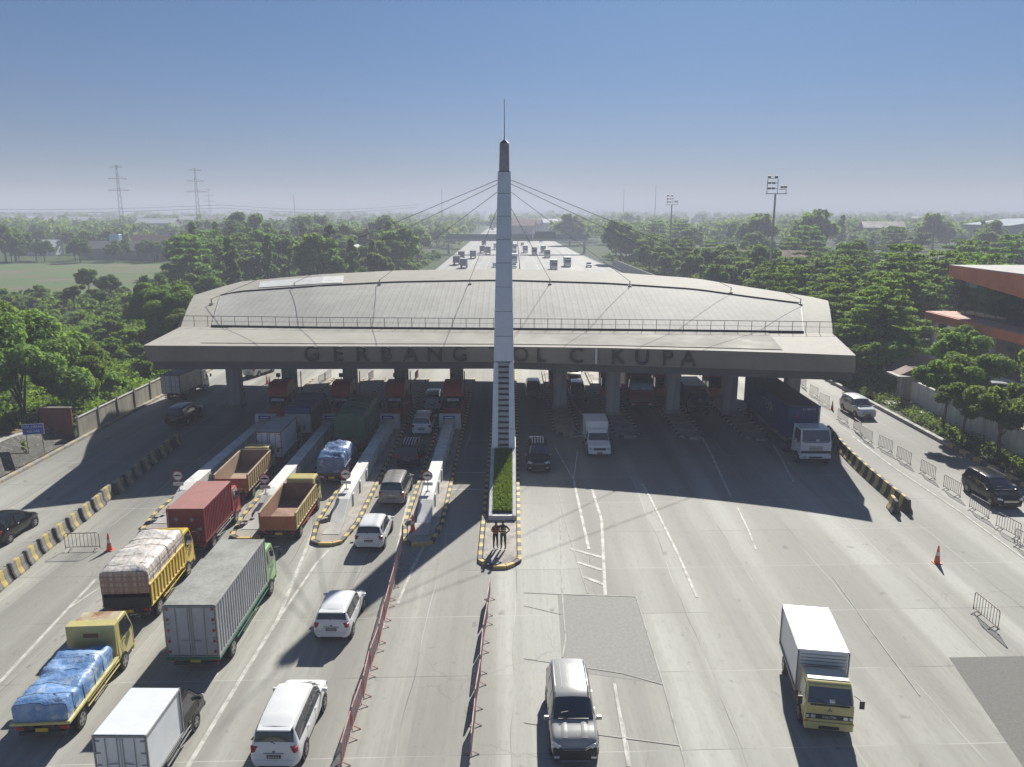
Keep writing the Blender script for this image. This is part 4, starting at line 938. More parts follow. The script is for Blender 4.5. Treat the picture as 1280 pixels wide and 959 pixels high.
def corr_box(t, W, y0, y1, z0, z1, side, roofm, doorm, edge, ribs=True, name='cargo_box', doors=True, pitch=.28, roofribs=5):
    w = W/2; m = MB()
    m.bb(-w+.03, w-.03, y0+.03, y1-.03, z0, z1-.03, 0); bx = m.build(name, side, t)
    if ribs:
        for s in (-1, 1):
            m = MB(); y = y0+.15
            while y < y1-.12: m.box((s*(w-.02), y, (z0+z1)/2), (.055, pitch*.5, z1-z0-.16)); y += pitch
            m.build('side_corrugation', side, bx, bevel=.012)
    m = MB(); m.bb(-w, w, y0, y1, z1-.03, z1); rf = m.build('box_roof', roofm, t, bevel=.015)
    if roofribs:
        m = MB()
        for k in range(1, roofribs+1):
            y = y0+(y1-y0)*k/(roofribs+1); m.bb(-w+.02, w-.02, y-.02, y+.02, z1+.001, z1+.012)
        m.build('roof_seam', GREY, rf)
    m = MB(); e = .05
    for s in (-1, 1):
        for y in (y0, y1): m.bb(s*w-e*.6*(1 if s > 0 else 1), s*w+e*.4, y-e/2, y+e/2, z0, z1)
        m.bb(s*w-e/2, s*w+e/2, y0, y1, z0-.04, z0+.07); m.bb(s*w-e/2, s*w+e/2, y0, y1, z1-.08, z1-.032)
    m.bb(-w, w, y0-e/2, y0+e/2, z0-.05, z0+.05); m.bb(-w, w, y0-e/2, y0+e/2, z1-.09, z1-.03)
    m.build('corner_rails', edge, t)
    if doors:
        for s in (-1, 1):
            m = MB(); m.bb(min(s*.02, s*(w-.06)), max(s*.02, s*(w-.06)), y0-.01, y0+.025, z0+.07, z1-.11); d = m.build('rear_door', doorm, t, bevel=.01)
            m = MB()
            for x in (s*.09, s*(w*.55)): m.tube([(x, y0-.035, z0+.06), (x, y0-.035, z1-.12)], .014, 5)
            m.tube([(s*.09, y0-.05, z0+.75), (s*.4, y0-.05, z0+.72)], .014, 5)
            m.build('locking_bar', edge, d)
            m = MB()
            for k in range(4): m.bb(min(s*(w-.02), s*(w-.2)), max(s*(w-.02), s*(w-.2)), y0-.03, y0-.012, z0+.2+k*(z1-z0-.45)/3, z0+.25+k*(z1-z0-.45)/3)
            m.build('hinge', edge, d)
def stake_bed(t, W, y0, y1, z0, z1, out, inn, post, zr=None, tail=None, n=9):
    w = W/2; zr = zr or z1
    m = MB(); m.bb(-w, w, y0, y1, z0-.08, z0); m.build('bed_floor', inn, t)
    for s in (-1, 1):
        m = MB(); m.bb(s*w-.03, s*w+.03, y0+.03, y1, z0, z1); sw = m.build('side_board', [inn], t)
        m = MB(); m.bb(min(s*(w+.032), s*(w+.045)), max(s*(w+.032), s*(w+.045)), y0+.05, y1, z0+.02, z1-.02); m.build('outer_skin', out, sw)
        m = MB()
        for k in range(n): y = y0+.1+(y1-y0-.2)*k/(n-1); m.box((s*(w+.06), y, (z0+z1)/2), (.05, .07, z1-z0))
        for z in (z0+.03, z1-.02): m.bb(min(s*(w+.02), s*(w+.085)), max(s*(w+.02), s*(w+.085)), y0, y1, z-.045, z+.035)
        m.build('stake_posts', post, t, bevel=.008)
    m = MB(); m.bb(-w, w, y0-.03, y0+.03, z0-.02, zr); m.build('tailboard', tail or out, t, bevel=.01)
    m = MB(); m.bb(-w, w, y1-.03, y1+.03, z0, z1+.05); m.build('headboard', inn, t, bevel=.01)
def tarp_load(t, W, y0, y1, z0, z1, mat, lump=.12, seed=1, name='tarpaulin', sag=0.0, ny=26, over=.05, round_=.25, taper=0.0):
    rs = random.Random(seed); ph = [rs.uniform(0, 6.3) for _ in range(8)]
    w = W/2+over; base = [(-1, 0), (-1, .35), (-1, .72), (-.97, .9), (-.86, .985), (-.6, 1.0), (-.25, 1.02), (0, 1.03), (.25, 1.02), (.6, 1.0), (.86, .985), (.97, .9), (1, .72), (1, .35), (1, 0)]
    m = MB(); L = y1-y0
    def pt(i, j, cap=0):
        v = i/ny; x, zf = base[j]; y = y0+L*v
        e = min(v, 1-v)*L
        zt = z1-taper*v-max(0, (round_-e))*0.5
        zt += lump*(math.sin(y*2.1+ph[0])+.6*math.sin(y*5.3+x*2+ph[1])+.5*math.sin(x*4+ph[2]+y))*.4+lump*.35*rs.uniform(-1, 1)
        wr = 1+(.02*math.sin(y*9+ph[3]+zf*3)+rs.uniform(-.012, .012))*(zf if zf < .9 else .5)
        z = z0+(zt-z0)*zf if zf > 0 else z0+.05*math.sin(y*6+ph[4])
        return (x*w*wr, y, z)
    rows = [[pt(i, j) for j in range(15)] for i in range(ny+1)]
    m.add([p for r_ in rows for p in r_], [(i*15+j, i*15+j+1, (i+1)*15+j+1, (i+1)*15+j) for i in range(ny) for j in range(14)])
    for r_, dy in ((rows[0], -.03), (rows[-1], .03)):
        cx = [(p[0], p[1]+dy, p[2]) for p in r_]; c = (0, r_[0][1]+dy*2.5, (z0+z1)/2); m.add(cx+[c], [(k, k+1, 15) for k in range(14)]+[(14, 0, 15)])
    o = m.build(name, mat, t, smooth=True, recalc=True)
    md = o.modifiers.new('edge', 'EDGE_SPLIT'); md.split_angle = R(48)
    rp_ = MB()
    for k in range(5):
        i = 2+int(k*(ny-4)/4); rp_.tube([(rows[i][j][0]*1.01, rows[i][j][1]+.02*j, rows[i][j][2]+.012) for j in range(0, 15)], .012, 4)
    rp_.build('lashing_rope', GREY, o)
    return o
def truck(label, loc, rz, group=None, name='truck'):
    return thing(name, label, 'truck', loc, rz, group)
def LX(a): return a
# 1 yellow flatbed with blue tarp : origin = rear end centre
CREAM = paint('cream_yellow', (.58, .5, .19), .35, .3); YELT = paint('bright_yellow', (.68, .47, .03), .35, .25)
t = truck('yellow flatbed truck loaded under a blue tarpaulin at the lower left corner', (-17.0, 24.9, 0), .07)
chassis(t, .1, 4.4, 2.0, .85, (1.0, 4.9), guard=CREAM); wheels(t, .98, (1.0, 4.9), .39, .22, (1.0,))
m = MB(); m.bb(-1.05, 1.05, 0, 4.25, .86, .98); m.build('flat_bed', CREAM, t, bevel=.02)
BT_ = tarp('blue', (.12, .25, .5), (.26, .39, .6), (.5, .55, .6))
tarp_load(t, 1.8, .12, 4.0, .99, 1.72, BT_, .17, 3)
m = MB(); m.bb(-.8, .8, .3, 3.8, .985, 1.4); m.build('cargo_under_sheet', BLACK, t)
cabover(t, 1.9, 4.55, 1.5, 2.3, CREAM, .5, roof=M('rusty_cream_roof', (.5, .44, .3), .6, dirt=.7, dcol=(.25, .12, .05), scale=1.2))
m = MB(); m.bb(-.97, .97, 4.3, 4.38, 1.0, 2.28); m.bb(-.97, .97, 4.3, 4.8, 2.26, 2.36); m.build('head_frame', CREAM, t, bevel=.01)
m = MB(); m.bb(-.3, .3, 4.28, 4.3, 1.85, 2.02); m.build('frame_opening', M('rust_slot', (.25, .1, .03), .9), t)
# 2 yellow stake truck with plaid tarp
t = truck('bright yellow stake-sided truck with a pale chequered tarpaulin over its load', (-17.85, 33.3, 0), .06)
chassis(t, .1, 4.7, 2.1, .95, (1.1, 5.1), guard=YELT); wheels(t, 1.02, (1.1, 5.1), .42, .23, (1.1,))
stake_bed(t, 2.1, 0, 4.55, 1.02, 2.1, YELT, BLACK, YELT, 1.5, BLACK, 12)
TP = tarp('chequered', (.72, .69, .64), (.6, .56, .5), (.76, .74, .7), True)
tarp_load(t, 2.0, -.03, 4.6, 1.75, 2.95, TP, .1, 5, over=.08)
cabover(t, 1.95, 4.8, 1.5, 2.45, YELT, .55)
# 3 long grey corrugated box truck
GRN = paint('light_green', (.3, .5, .2), .35, .2)
t = truck('long grey corrugated box truck with green lower rail and green cab', (-13.15, 29.2, 0), .005)
chassis(t, .15, 6.6, 2.15, .92, (1.6, 7.2), guard=M('dark_green_rail', (.03, .16, .09), .5)); wheels(t, 1.05, (1.6, 7.2), .42, .23, (1.6,))
GB = M('grey_aluminium_side', (.43, .44, .46), .42, .25, .25, (.25, .25, .25), .8); GR = M('grime_streaked_roof', (.34, .34, .31), .6, .1, .55, (.16, .155, .14), .7)
corr_box(t, 2.12, 0, 6.55, .98, 3.3, GB, GR, GB, M('box_edge_grey', (.3, .3, .29), .5, .2, .3), roofribs=0)
m = MB()
for s in (-1, 1): m.bb(s*1.06-.04, s*1.06+.04, -.04, 6.55, .86, .97)
m.bb(-1.0, 1.0, -.05, .04, .86, .97); m.build('lower_rail', M('dark_green_rail', (0, 0, 0)), t)
m = MB()
for s in (-1, 1):
    for k in range(5): m.bb(min(s*.88, s*.98), max(s*.88, s*.98), -.045, -.032, 1.15+k*.48, 1.27+k*.48)
m.build('red_reflector_strip', REDL, t)
cabover(t, 2.0, 6.75, 1.6, 2.5, GRN, .6)
# 4 red box truck
RB = M('maroon_side', (.22, .022, .028), .5, 0, .35, (.09, .012, .015), .8); RRF = M('faded_red_roof', (.36, .15, .13), .65, 0, .4, (.22, .1, .08), .8)
t = truck('maroon corrugated box truck with faded pink-red roof', (-18.0, 40.6, 0), .02)
chassis(t, .1, 4.5, 2.0, .9, (1.2, 5.1)); wheels(t, 1.0, (1.2, 5.1), .4, .22, (1.2,))
corr_box(t, 2.0, 0, 4.55, .95, 2.95, RB, RRF, RB, RB, pitch=.24, doors=False, roofribs=0)
for x, z in ((-.5, 2.35), (.35, 2.32)):
    m = MB(); m.box((x, -.03, z), (.2, .02, .2), 0, 0, 0, R(45)); m.build('hazard_diamond', GREY, t)
m = MB(); m.bb(.62, .86, -.04, -.03, 1.7, 1.85); m.build('small_lettering', GREY, t)
cabover(t, 1.9, 4.75, 1.45, 2.25, paint('red', (.42, .04, .03), .35, .2), .5)
# 5 near dump truck, cream/orange
TB = M('rusty_orange', (.4, .12, .05), .6, 0, .4, (.2, .07, .04), 1); TY = paint('pale_yellow', (.6, .48, .2), .5, .4)
t = truck('empty open truck with orange tailboard and pale yellow stake sides, cab cream', (-13.55, 42.5, 0), .0)
chassis(t, .1, 4.9, 2.0, .85, (1.1, 5.4), guard=RED); wheels(t, 1.02, (1.1, 5.4), .41, .23, (1.1,))
stake_bed(t, 2.05, 0, 4.9, .95, 1.95, TY, M('worn_bed_lining', (.34, .2, .13), .8, 0, .5, (.16, .1, .07), 1), TY, 1.75, TB, 11)
m = MB(); m.bb(-.75, .75, .2, 1.8, .97, 1.2); m.build('plank_stack', WOOD, t, bevel=.02)
cabover(t, 1.9, 5.05, 1.5, 2.25, CREAM, .5)
# 6 further dump, orange tailboard, timber sides
t = truck('empty open truck with rust-orange tailboard and bare tan sides behind the maroon truck', (-18.4, 48.7, 0), .02)
chassis(t, .1, 5.3, 2.0, .85, (1.3, 5.9)); wheels(t, 1.02, (1.3, 5.9), .41, .23, (1.3,))
TAN = M('tan_stakes', (.42, .3, .16), .7, 0, .4, (.24, .16, .09), 1)
stake_bed(t, 2.1, 0, 5.4, .95, 2.1, TAN, M('tan_bed_lining', (.36, .25, .17), .8, 0, .4, (.2, .14, .1), 1), TAN, 1.85, TB, 12)
cabover(t, 1.9, 5.55, 1.5, 2.25, paint('dull_yellow', (.4, .33, .14), .5, .3), .5)
# 7 small white box in lane
WB = M('white_box_side', (.62, .66, .72), .4, .1, .2, (.4, .42, .44), .8)
t = truck('white box truck with rust-edged rear doors and grooved roof in the second queue', (-18.15, 56.2, 0), .0)
chassis(t, .1, 4.3, 1.85, .8, (1.1, 4.8)); wheels(t, .92, (1.1, 4.8), .36, .2, (1.1,))
RUST = M('rusty_edge', (.2, .1, .07), .7, 0, .4)
corr_box(t, 1.85, 0, 4.3, .85, 2.9, WB, M('pale_grey_roof', (.4, .44, .45), .5, .1, .3), WB, RUST, ribs=False, roofribs=7)
cabover(t, 1.75, 4.45, 1.4, 2.1, TAN, .5)
# 8 dark stake truck with blue cover at booth
t = truck('dark stake truck with blue cover and white tailboard at the second booth', (-17.7, 62.6, 0), .0)
chassis(t, .1, 5.6, 2.1, .9, (1.3, 6.2)); wheels(t, 1.02, (1.3, 6.2), .42, .23, (1.3,))
DKS = M('dark_slat_side', (.07, .075, .085), .6, 0, .35)
stake_bed(t, 2.1, 0, 5.6, 1.0, 2.6, DKS, BLACK, DKS, 2.55, M('dull_white_board', (.42, .43, .41), .6, 0, .3), 12)
tarp_load(t, 2.05, .02, 5.6, 2.5, 3.15, tarp('deep_blue', (.02, .045, .16), (.03, .05, .12), (.04, .1, .3)), .05, 9, over=.04)
cabover(t, 1.95, 5.8, 1.5, 2.4, paint('dark_grey', (.06, .06, .06)), .55)
# 9 green tarped
t = truck('tall truck wholly wrapped in dark green tarpaulin before the third booth', (-12.75, 59.4, 0), .0)
chassis(t, .1, 6.8, 2.3, .95, (1.6, 7.5)); wheels(t, 1.08, (1.6, 7.5), .46, .25, (1.6,))
stake_bed(t, 2.3, 0, 6.8, 1.02, 1.7, DKS, BLACK, DKS, 1.6, DKS, 12)
tarp_load(t, 2.35, -.02, 6.8, 1.2, 3.45, tarp('dark_green', (.01, .09, .045), (.015, .12, .06), (.03, .14, .08)), .08, 11)
cabover(t, 2.2, 7.0, 1.7, 2.7, paint('dark_green_cab', (.03, .06, .05)), .6, face='heavy')
# 10 blue tarp small
t = truck('small truck under a shiny blue and white crumpled tarpaulin, third queue', (-12.7, 52.4, 0), .0)
chassis(t, .1, 3.6, 1.8, .8, (1.0, 4.2)); wheels(t, .92, (1.0, 4.2), .37, .2, (1.0,))
stake_bed(t, 1.85, 0, 3.6, .85, 1.4, DKS, BLACK, DKS, 1.3, DKS, 8)
tarp_load(t, 1.8, -.02, 3.6, .95, 2.3, tarp('crumpled_blue', (.04, .1, .25), (.08, .16, .3), (.4, .48, .56)), .16, 13, round_=.5)
cabover(t, 1.75, 3.8, 1.4, 2.1, paint('dark_red', (.12, .02, .02)), .5)
# 11 pickup box bottom-left: black cab
def minibox(label, loc, rz, cabcol, boxcol, W=1.7, bl=2.55, z1=2.5, bonnet=True):
    t = truck(label, loc, rz)
    chassis(t, .05, bl+.2, W, .68, (.75, bl+1.05), .31); wheels(t, W/2-.05, (.75, bl+1.15), .31, .19)
    corr_box(t, W, 0, bl, .72, z1, boxcol, boxcol, boxcol, GREY, ribs=False, roofribs=0)
    y0 = bl+.1; a = MB(); w = W/2-.06
    A = [(y0, .4), (y0, 1.72), (y0+.1, 1.8), (y0+.85, 1.8), (y0+.98, 1.74), (y0+1.45, 1.18), (y0+1.8, 1.02), (y0+1.92, .85), (y0+1.95, .4)] if not bonnet else [(y0, .45), (y0, 1.7), (y0+.1, 1.77), (y0+.75, 1.77), (y0+.9, 1.7), (y0+1.4, 1.15), (y0+2.2, 1.02), (y0+2.38, .85), (y0+2.4, .45)]
    n = len(A); f = A[-1][0]
    def wx(z): return w if z < 1.12 else w-(z-1.12)*.2
    a.add([(-wx(z), y, z) for y, z in A]+[(wx(z), y, z) for y, z in A], [tuple(range(n)), tuple(range(2*n-1, n-1, -1))]+[(i, n+i, n+(i+1) % n, (i+1) % n) for i in range(n)])
    a.build('cab', cabcol, t, bevel=.06, seg=3)
    p, q = A[4], A[5]; d = Vector((0, q[0]-p[0], q[1]-p[1])).normalized(); nn = Vector((0, -d.z, d.y))*.016
    if nn.z < 0: nn = -nn
    a = MB(); P1 = Vector((0, *p))+d*.05+nn; P2 = Vector((0, *q))-d*.04+nn
    a.add([(-w*.83, P1.y, P1.z), (w*.83, P1.y, P1.z), (w*.93, P2.y, P2.z), (-w*.93, P2.y, P2.z)], [(0, 1, 2, 3)]); a.build('windscreen', GLASSB, t)
    for s in (-1, 1):
        a = MB(); a.add([(s*(wx(z)+.012), y, z) for y, z in ((y0+.18, 1.16), (y0+.18, 1.66), (A[3][0], 1.66), (q[0]-.12, 1.16))], [(0, 1, 2, 3)]); a.build('side_window', GLASS, t)
        a = MB(); a.box((s*(w+.1), q[0]-.2, 1.2), (.18, .1, .14)); a.build('wing_mirror', BLACK, t, bevel=.02)
        a = MB(); a.box((s*(w-.16), f-.02, .82), (.26, .1, .15)); a.build('headlight', CLEAR, t, bevel=.02)
        a = MB(); a.box((s*(w+.003), y0+.12, .95), (.008, .02, .6)); a.box((s*(w+.003), q[0]-.05, .95), (.008, .02, .5)); a.build('door_seam', BLACK, t)
    a = MB(); a.bb(-w*.55, w*.55, f-.03, f+.02, .68, .86); a.build('grille', BLACK, t)
    a = MB(); a.bb(-w, w, f-.1, f+.08, .38, .6); a.build('front_bumper', cabcol if bonnet else BLACK, t, bevel=.04)
    a = MB(); a.bb(-.2, .2, f+.082, f+.09, .44, .54); a.build('number_plate', BLACK, t)
    for s in (-1, 1): a = MB(); a.cylx((s*(W/2-.13), bl+1.15, .33), .37, .16, 20); a.build('wheel_arch', BLACK, t)
    return t
minibox('small white box van with black cab cut by the bottom edge', (-12.65, 22.2, 0), -.01, PB, M('clean_white_box', (.72, .74, .76), .4, 0, .15, (.45, .45, .45)), 1.72, 2.55, 2.5, False)
minibox('white pickup with white cargo box leaving the second lane right of the pylon', (6.85, 63.6, 0), PI, PW, M('clean_white_box', (0, 0, 0)), 1.85, 2.5, 2.35, True)
# canter on right
def place_front(fx, fy, rz_dir, Ltot):
    "origin (rear end) so that the front end centre is at fx,fy; rz_dir is the direction of travel"
    d = Vector((-math.sin(rz_dir), math.cos(rz_dir), 0)); return (fx-d.x*Ltot, fy-d.y*Ltot, 0)
rzc = PI-.16
t = truck('yellow-cabbed truck with white cargo box driving alone at the lower right', place_front(11.62, 25.35, rzc, 5.1), rzc)
chassis(t, .1, 3.5, 1.85, .78, (.95, 4.2), guard=RUST); wheels(t, .9, (.95, 4.2), .37, .2, (.95,))
WBX = M('white_box_bright', (.72, .74, .76), .4, .05, .12, (.5, .5, .5), .6)
corr_box(t, 1.85, 0, 3.5, .84, 2.62, WBX, WBX, WBX, M('box_frame_grey', (.2, .2, .19), .5), ribs=False, roofribs=3)
m = MB()
for k in range(4): m.bb(-.82, .82, 3.5, 3.515, 2.0+k*.14, 2.02+k*.14)
m.build('box_front_groove', GREY, t)
cabover(t, 1.72, 3.62, 1.4, 2.02, CREAM, .5, roof=M('sun_bleached_roof', (.68, .66, .55), .4, 0, .2))
m = MB()
def dia(cx, cz, a_, s=.05):
    c = Vector((cx, 5.03, cz)); u = Vector((math.cos(a_), 0, math.sin(a_))); v = Vector((-u.z, 0, u.x)); m.add([c, c+u*s+v*s*.58, c+u*s*2, c+u*s-v*s*.58], [(0, 1, 2, 3)])
for an in (90, 210, 330): dia(0, 1.12, R(an))
m.build('three_diamond_emblem', DKSTEEL, t, recalc=False)
text('CANTER', .13, 'front_lettering', WHITE, t, (0, 5.045, .83), (R(90), 0, PI), .002)
# container lorry
CB = M('container_blue', (.018, .045, .16), .5, .1, .3, (.012, .02, .06), .7); CBR = M('container_roof_dusty', (.09, .08, .07), .7, .1, .5, (.16, .13, .1), .5)
Lc = 15.4
t = truck('articulated lorry with white cab and long dark blue shipping container', place_front(23.0, 56.6, PI-.01, Lc), PI-.01, name='container_truck')
corr_box(t, 2.44, 0, 12.2, 1.35, 3.95, CB, CBR, CB, CB, pitch=.28, roofribs=0, name='container')
m = MB(); x = -1.05
while x < 1.1: m.bb(x-.06, x+.06, 12.17, 12.22, 1.5, 3.8); x += .26
m.build('front_corrugation', CB, t, bevel=.01)
text('BT 288 0 15', .2, 'container_number', WHITE, t, (-.35, 12.24, 3.68), (R(90), 0, PI), .002)
m = MB(); m.box((.55, 12.235, 3.1), (.3, .01, .12), 0, 0, 0, .5); m.build('red_mark', RED, t)
text('TEXN', 1.15, 'container_lettering', M('faded_letter', (.3, .33, .36), .6), t, (1.27, 7.2, 2.75), (R(90), 0, R(90)), .004)
chassis(t, .3, 13.5, 2.4, 1.3, (1.4, 12.4), .5); wheels(t, 1.2, (1.2, 2.5, 11.6, 14.4), .5, .28, (1.2, 2.5, 11.6))
cabover(t, 2.35, 13.15, 2.0, 2.85, PW, .75, face='heavy')
# red heavy truck
def boxtruck(label, front, rz, W, bl, z1, bcol, rcol, ccol, cl=1.6, ct=2.5, heavy=False, z0=1.0, **kw):
    L_ = bl+.15+cl; t = truck(label, place_front(front[0], front[1], rz, L_), rz)
    chassis(t, .1, bl+.1, W, z0-.05, (1.4, bl+.8), .42); wheels(t, W/2-.03, (1.4, bl+.9), .43, .24, (1.4,))
    corr_box(t, W, 0, bl, z0, z1, bcol, rcol, bcol, GREY, **kw); cabover(t, W-.12, bl+.15, cl, ct, ccol, .6, face='heavy' if heavy else 'light')
    return t
REDT = paint('truck_red', (.26, .03, .025), .4, .25); WBB = WBX
boxtruck('big red lorry waiting under the canopy behind the second right-hand island', (12.6, 74.0), PI, 2.4, 6.0, 3.7, REDT, REDT, REDT, 1.9, 3.1, True, 1.1)
boxtruck('dark-fronted lorry with pale box roof under the canopy before the fourth right column', (17.6, 71.6), PI, 2.1, 4.2, 2.6, RUST, WBX, paint('very_dark_green', (.02, .03, .028)), 1.5, 2.2, False, .9, ribs=False)
boxtruck('white box lorry beyond the canopy seen between the third and fourth right columns', (18.4, 90), PI, 2.2, 5.2, 3.3, WBB, WBB, REDT, 1.6, 2.5, False, ribs=False)
boxtruck('white box lorry beyond the canopy seen past the second right column', (12.9, 93), PI, 2.2, 5.6, 3.4, WBB, WBB, TAN, 1.6, 2.5, False, ribs=False)
boxtruck('white box lorry beyond the canopy beside the first right column', (3.9+1.3, 97), PI, 1.9, 4.0, 2.8, WBB, WBB, RUST, 1.4, 2.2, False, ribs=False)
# truck on the left road
L_ = 6.3
t = truck('small box truck with light blue cab and grimy roof on the far left road', (-34.35, 77.0, 0), -.10)
chassis(t, .1, 4.6, 1.9, .85, (1.1, 5.1)); wheels(t, .95, (1.1, 5.1), .38, .2, (1.1,))
corr_box(t, 1.95, 0, 4.5, .9, 2.85, M('dirty_white_side', (.5, .49, .46), .5, 0, .3), M('black_streaked_roof', (.16, .15, .14), .7, 0, .5), WB, RUST, ribs=False, roofribs=2)
cabover(t, 1.85, 4.65, 1.45, 2.2, paint('light_blue', (.3, .42, .5)), .5)
# ---------------------------------------------------------------- far traffic: simple but whole vehicles
def far_vehicle(kind, px, py, label, col, rz, roofc=None):
    p = G(px, py)
    if kind == 'box':
        t = truck(label, (p.x, p.y, 0), rz, 'lorries far off on the motorway')
        a = MB(); a.bb(-1.15, 1.15, -3.5, 2.2, .95, 3.2); a.build('cargo_box', col, t, bevel=.04)
        a = MB(); a.prism([(2.35, .5), (2.35, 2.5), (3.5, 2.5), (3.95, 1.5), (4.0, .5)], -1.05, 1.05); a.build('cab', roofc or PW, t, bevel=.08)
        a = MB(); a.prism([(3.62, 2.4), (3.99, 1.55), (4.0, 1.56), (3.63, 2.42)], -.9, .9); a.build('windscreen', GLASS, t)
        wheels(t, 1.05, (-2.2, 2.9), .45, .3)
    else:
        t = thing('car', label, 'car', (p.x, p.y, 0), rz, 'cars far off on the motorway')
        a = MB(); a.prism([(-2.1, .35), (-2.15, .95), (-1.9, 1.0), (-1.6, 1.55), (.3, 1.6), (1.0, 1.05), (1.95, .9), (2.1, .4)], -.8, .8); a.build('body', col, t, bevel=.1, seg=2)
        a = MB(); a.prism([(-1.75, 1.05), (-1.5, 1.5), (.25, 1.53), (.85, 1.05)], -.81, .81); a.prism([(.38, 1.55), (.42, 1.57), (1.0, 1.1), (.96, 1.08)], -.68, .68); a.build('side_window', GLASS, t)
        wheels(t, .82, (-1.3, 1.3), .32, .2)
    return t
BLUEB = M('faded_blue_box', (.1, .17, .24), .5); DKB = M('dark_box', (.09, .1, .1), .5); GRB = M('sea_green_box', (.1, .2, .17), .5)
FV = [('box', 571, 331, 'dark lorry leaving, nearest the left edge of the motorway', DKB, 0), ('box', 580, 335, 'blue lorry leaving, nearest beyond the canopy', BLUEB, 0), ('box', 577, 324, 'small dark lorry ahead of the two on the left edge', DKB, 0),
      ('box', 591.5, 323, 'tall grey and white lorry leaving on the motorway', BLUEB, 0), ('box', 603, 316, 'grey lorry ahead of the tall one', DKB, 0), ('box', 610, 318, 'pale lorry leaving just left of the pylon', GREY, 0), ('box', 620, 312, 'small pale lorry leaving beside the pylon', WHITE, 0),
      ('car', 619, 334, 'white car leaving, just left of the pylon', PW, 0), ('box', 605, 307, 'farthest dark lorry by the footbridge shadow', DKB, 0),
      ('car', 645, 308, 'white car arriving under the footbridge', PW, PI), ('car', 653, 307, 'grey car arriving under the footbridge', PG, PI), ('box', 656.5, 316, 'dark lorry arriving in the middle of the motorway', DKB, PI),
      ('box', 668, 319, 'dark covered lorry arriving', M('brownish_dark_box', (.12, .1, .085), .6), PI), ('box', 679, 316, 'grey-green lorry arriving behind', GRB, PI), ('box', 684, 322, 'white-fronted lorry arriving near the right edge', GRB, PI),
      ('box', 692, 337, 'green and white lorry arriving, nearest to the canopy', GRB, PI), ('box', 709, 333, 'grey lorry arriving near the right shoulder', GREY, PI), ('car', 736, 334, 'white car arriving close to the right verge', PW, PI),
      ('car', 661, 303, 'tiny white car at the footbridge', PW, PI), ('car', 676, 303, 'tiny pale car right of the footbridge middle', PS, PI)]
for v in FV: far_vehicle(*v)
for k, (px, py) in enumerate([(643, 313), (643.5, 318), (644, 323), (643, 328), (642.5, 335)]):
    far_vehicle('box' if k in (0, 3) else 'car', px, py, ['white van queueing beside the median, farthest', 'white car fourth from the front beside the median', 'white car third from the front beside the median', 'white lorry second from the front beside the median', 'white car first in line beside the median'][k], PW if k not in (0, 3) else WHITE, PI)
# ================================================================ street furniture
BCM = [M('barrier_grey', (.26, .25, .22), .8, 0, .5, (.12, .115, .1), 2), M('barrier_yellow', (.55, .42, .12), .8, 0, .6, (.28, .25, .18), 2), M('barrier_black', (.03, .03, .03), .8, 0, .4, (.12, .11, .1), 2)]
def jersey(label, loc, rz, group, L=1.35, style=0):
    t = thing('concrete_barrier', label, 'barrier', loc, rz, group)
    prof = [(-.3, 0), (-.3, .1), (-.17, .36), (-.1, .88), (.1, .88), (.17, .36), (.3, .1), (.3, 0)]
    secs = [(-L/2, -L/2+.12, 2), (-L/2+.12, -.2, 0), (-.2, .22, 1), (.22, L/2-.1, 0), (L/2-.1, L/2, 2)] if style == 0 else [(-L/2, -.0, 2), (0.0, L/2, 1)]
    a = MB()
    for y0, y1, mi in secs: a.prism([(x, z) for x, z in prof], y0, y1, mi, 'Y')
    a.build('barrier_body', BCM, t, bevel=.015)
    return t
j0 = jersey('concrete barrier with yellow stripe, nearest in the left row', (-26.35, 35.6, 0), .05, 'striped concrete barriers beside the left road')
A = Vector((-26.35, 35.6, 0)); B = Vector((-27.85, 62.2, 0)); nB = 17
ordn = ['second', 'third', 'fourth', 'fifth', 'sixth', 'seventh', 'eighth', 'ninth', 'tenth', 'eleventh', 'twelfth', 'thirteenth', 'fourteenth', 'fifteenth', 'sixteenth', 'seventeenth', 'eighteenth and farthest']
for k in range(1, nB+1):
    p = A+(B-A)*k/nB; p.x += rnd.uniform(-.1, .1)
    dup(j0, p, .056+rnd.uniform(-.09, .09), 'concrete barrier with yellow stripe, %s from the near end of the left row' % ordn[k-1])
A = Vector((25.5, 48.0, 0)); B = Vector((27.2, 64.6, 0)); nB = 13
j1 = jersey('black and yellow concrete barrier at the near end of the right row', A, -.1, 'black and yellow barriers of the right row', 1.25, 1)
for k in range(1, nB+1):
    p = A+(B-A)*k/nB; p.x += .35*math.sin(k/nB*3.1)*-1
    dup(j1, p, -.1+.05*math.cos(k/nB*3.1)*1.0, 'black and yellow concrete barrier, %s from the near end of the right row' % ordn[k-1])
dup(j1, (24.65, 47.7, 0), -.2, 'odd black and yellow barrier set beside the near end of the right row')

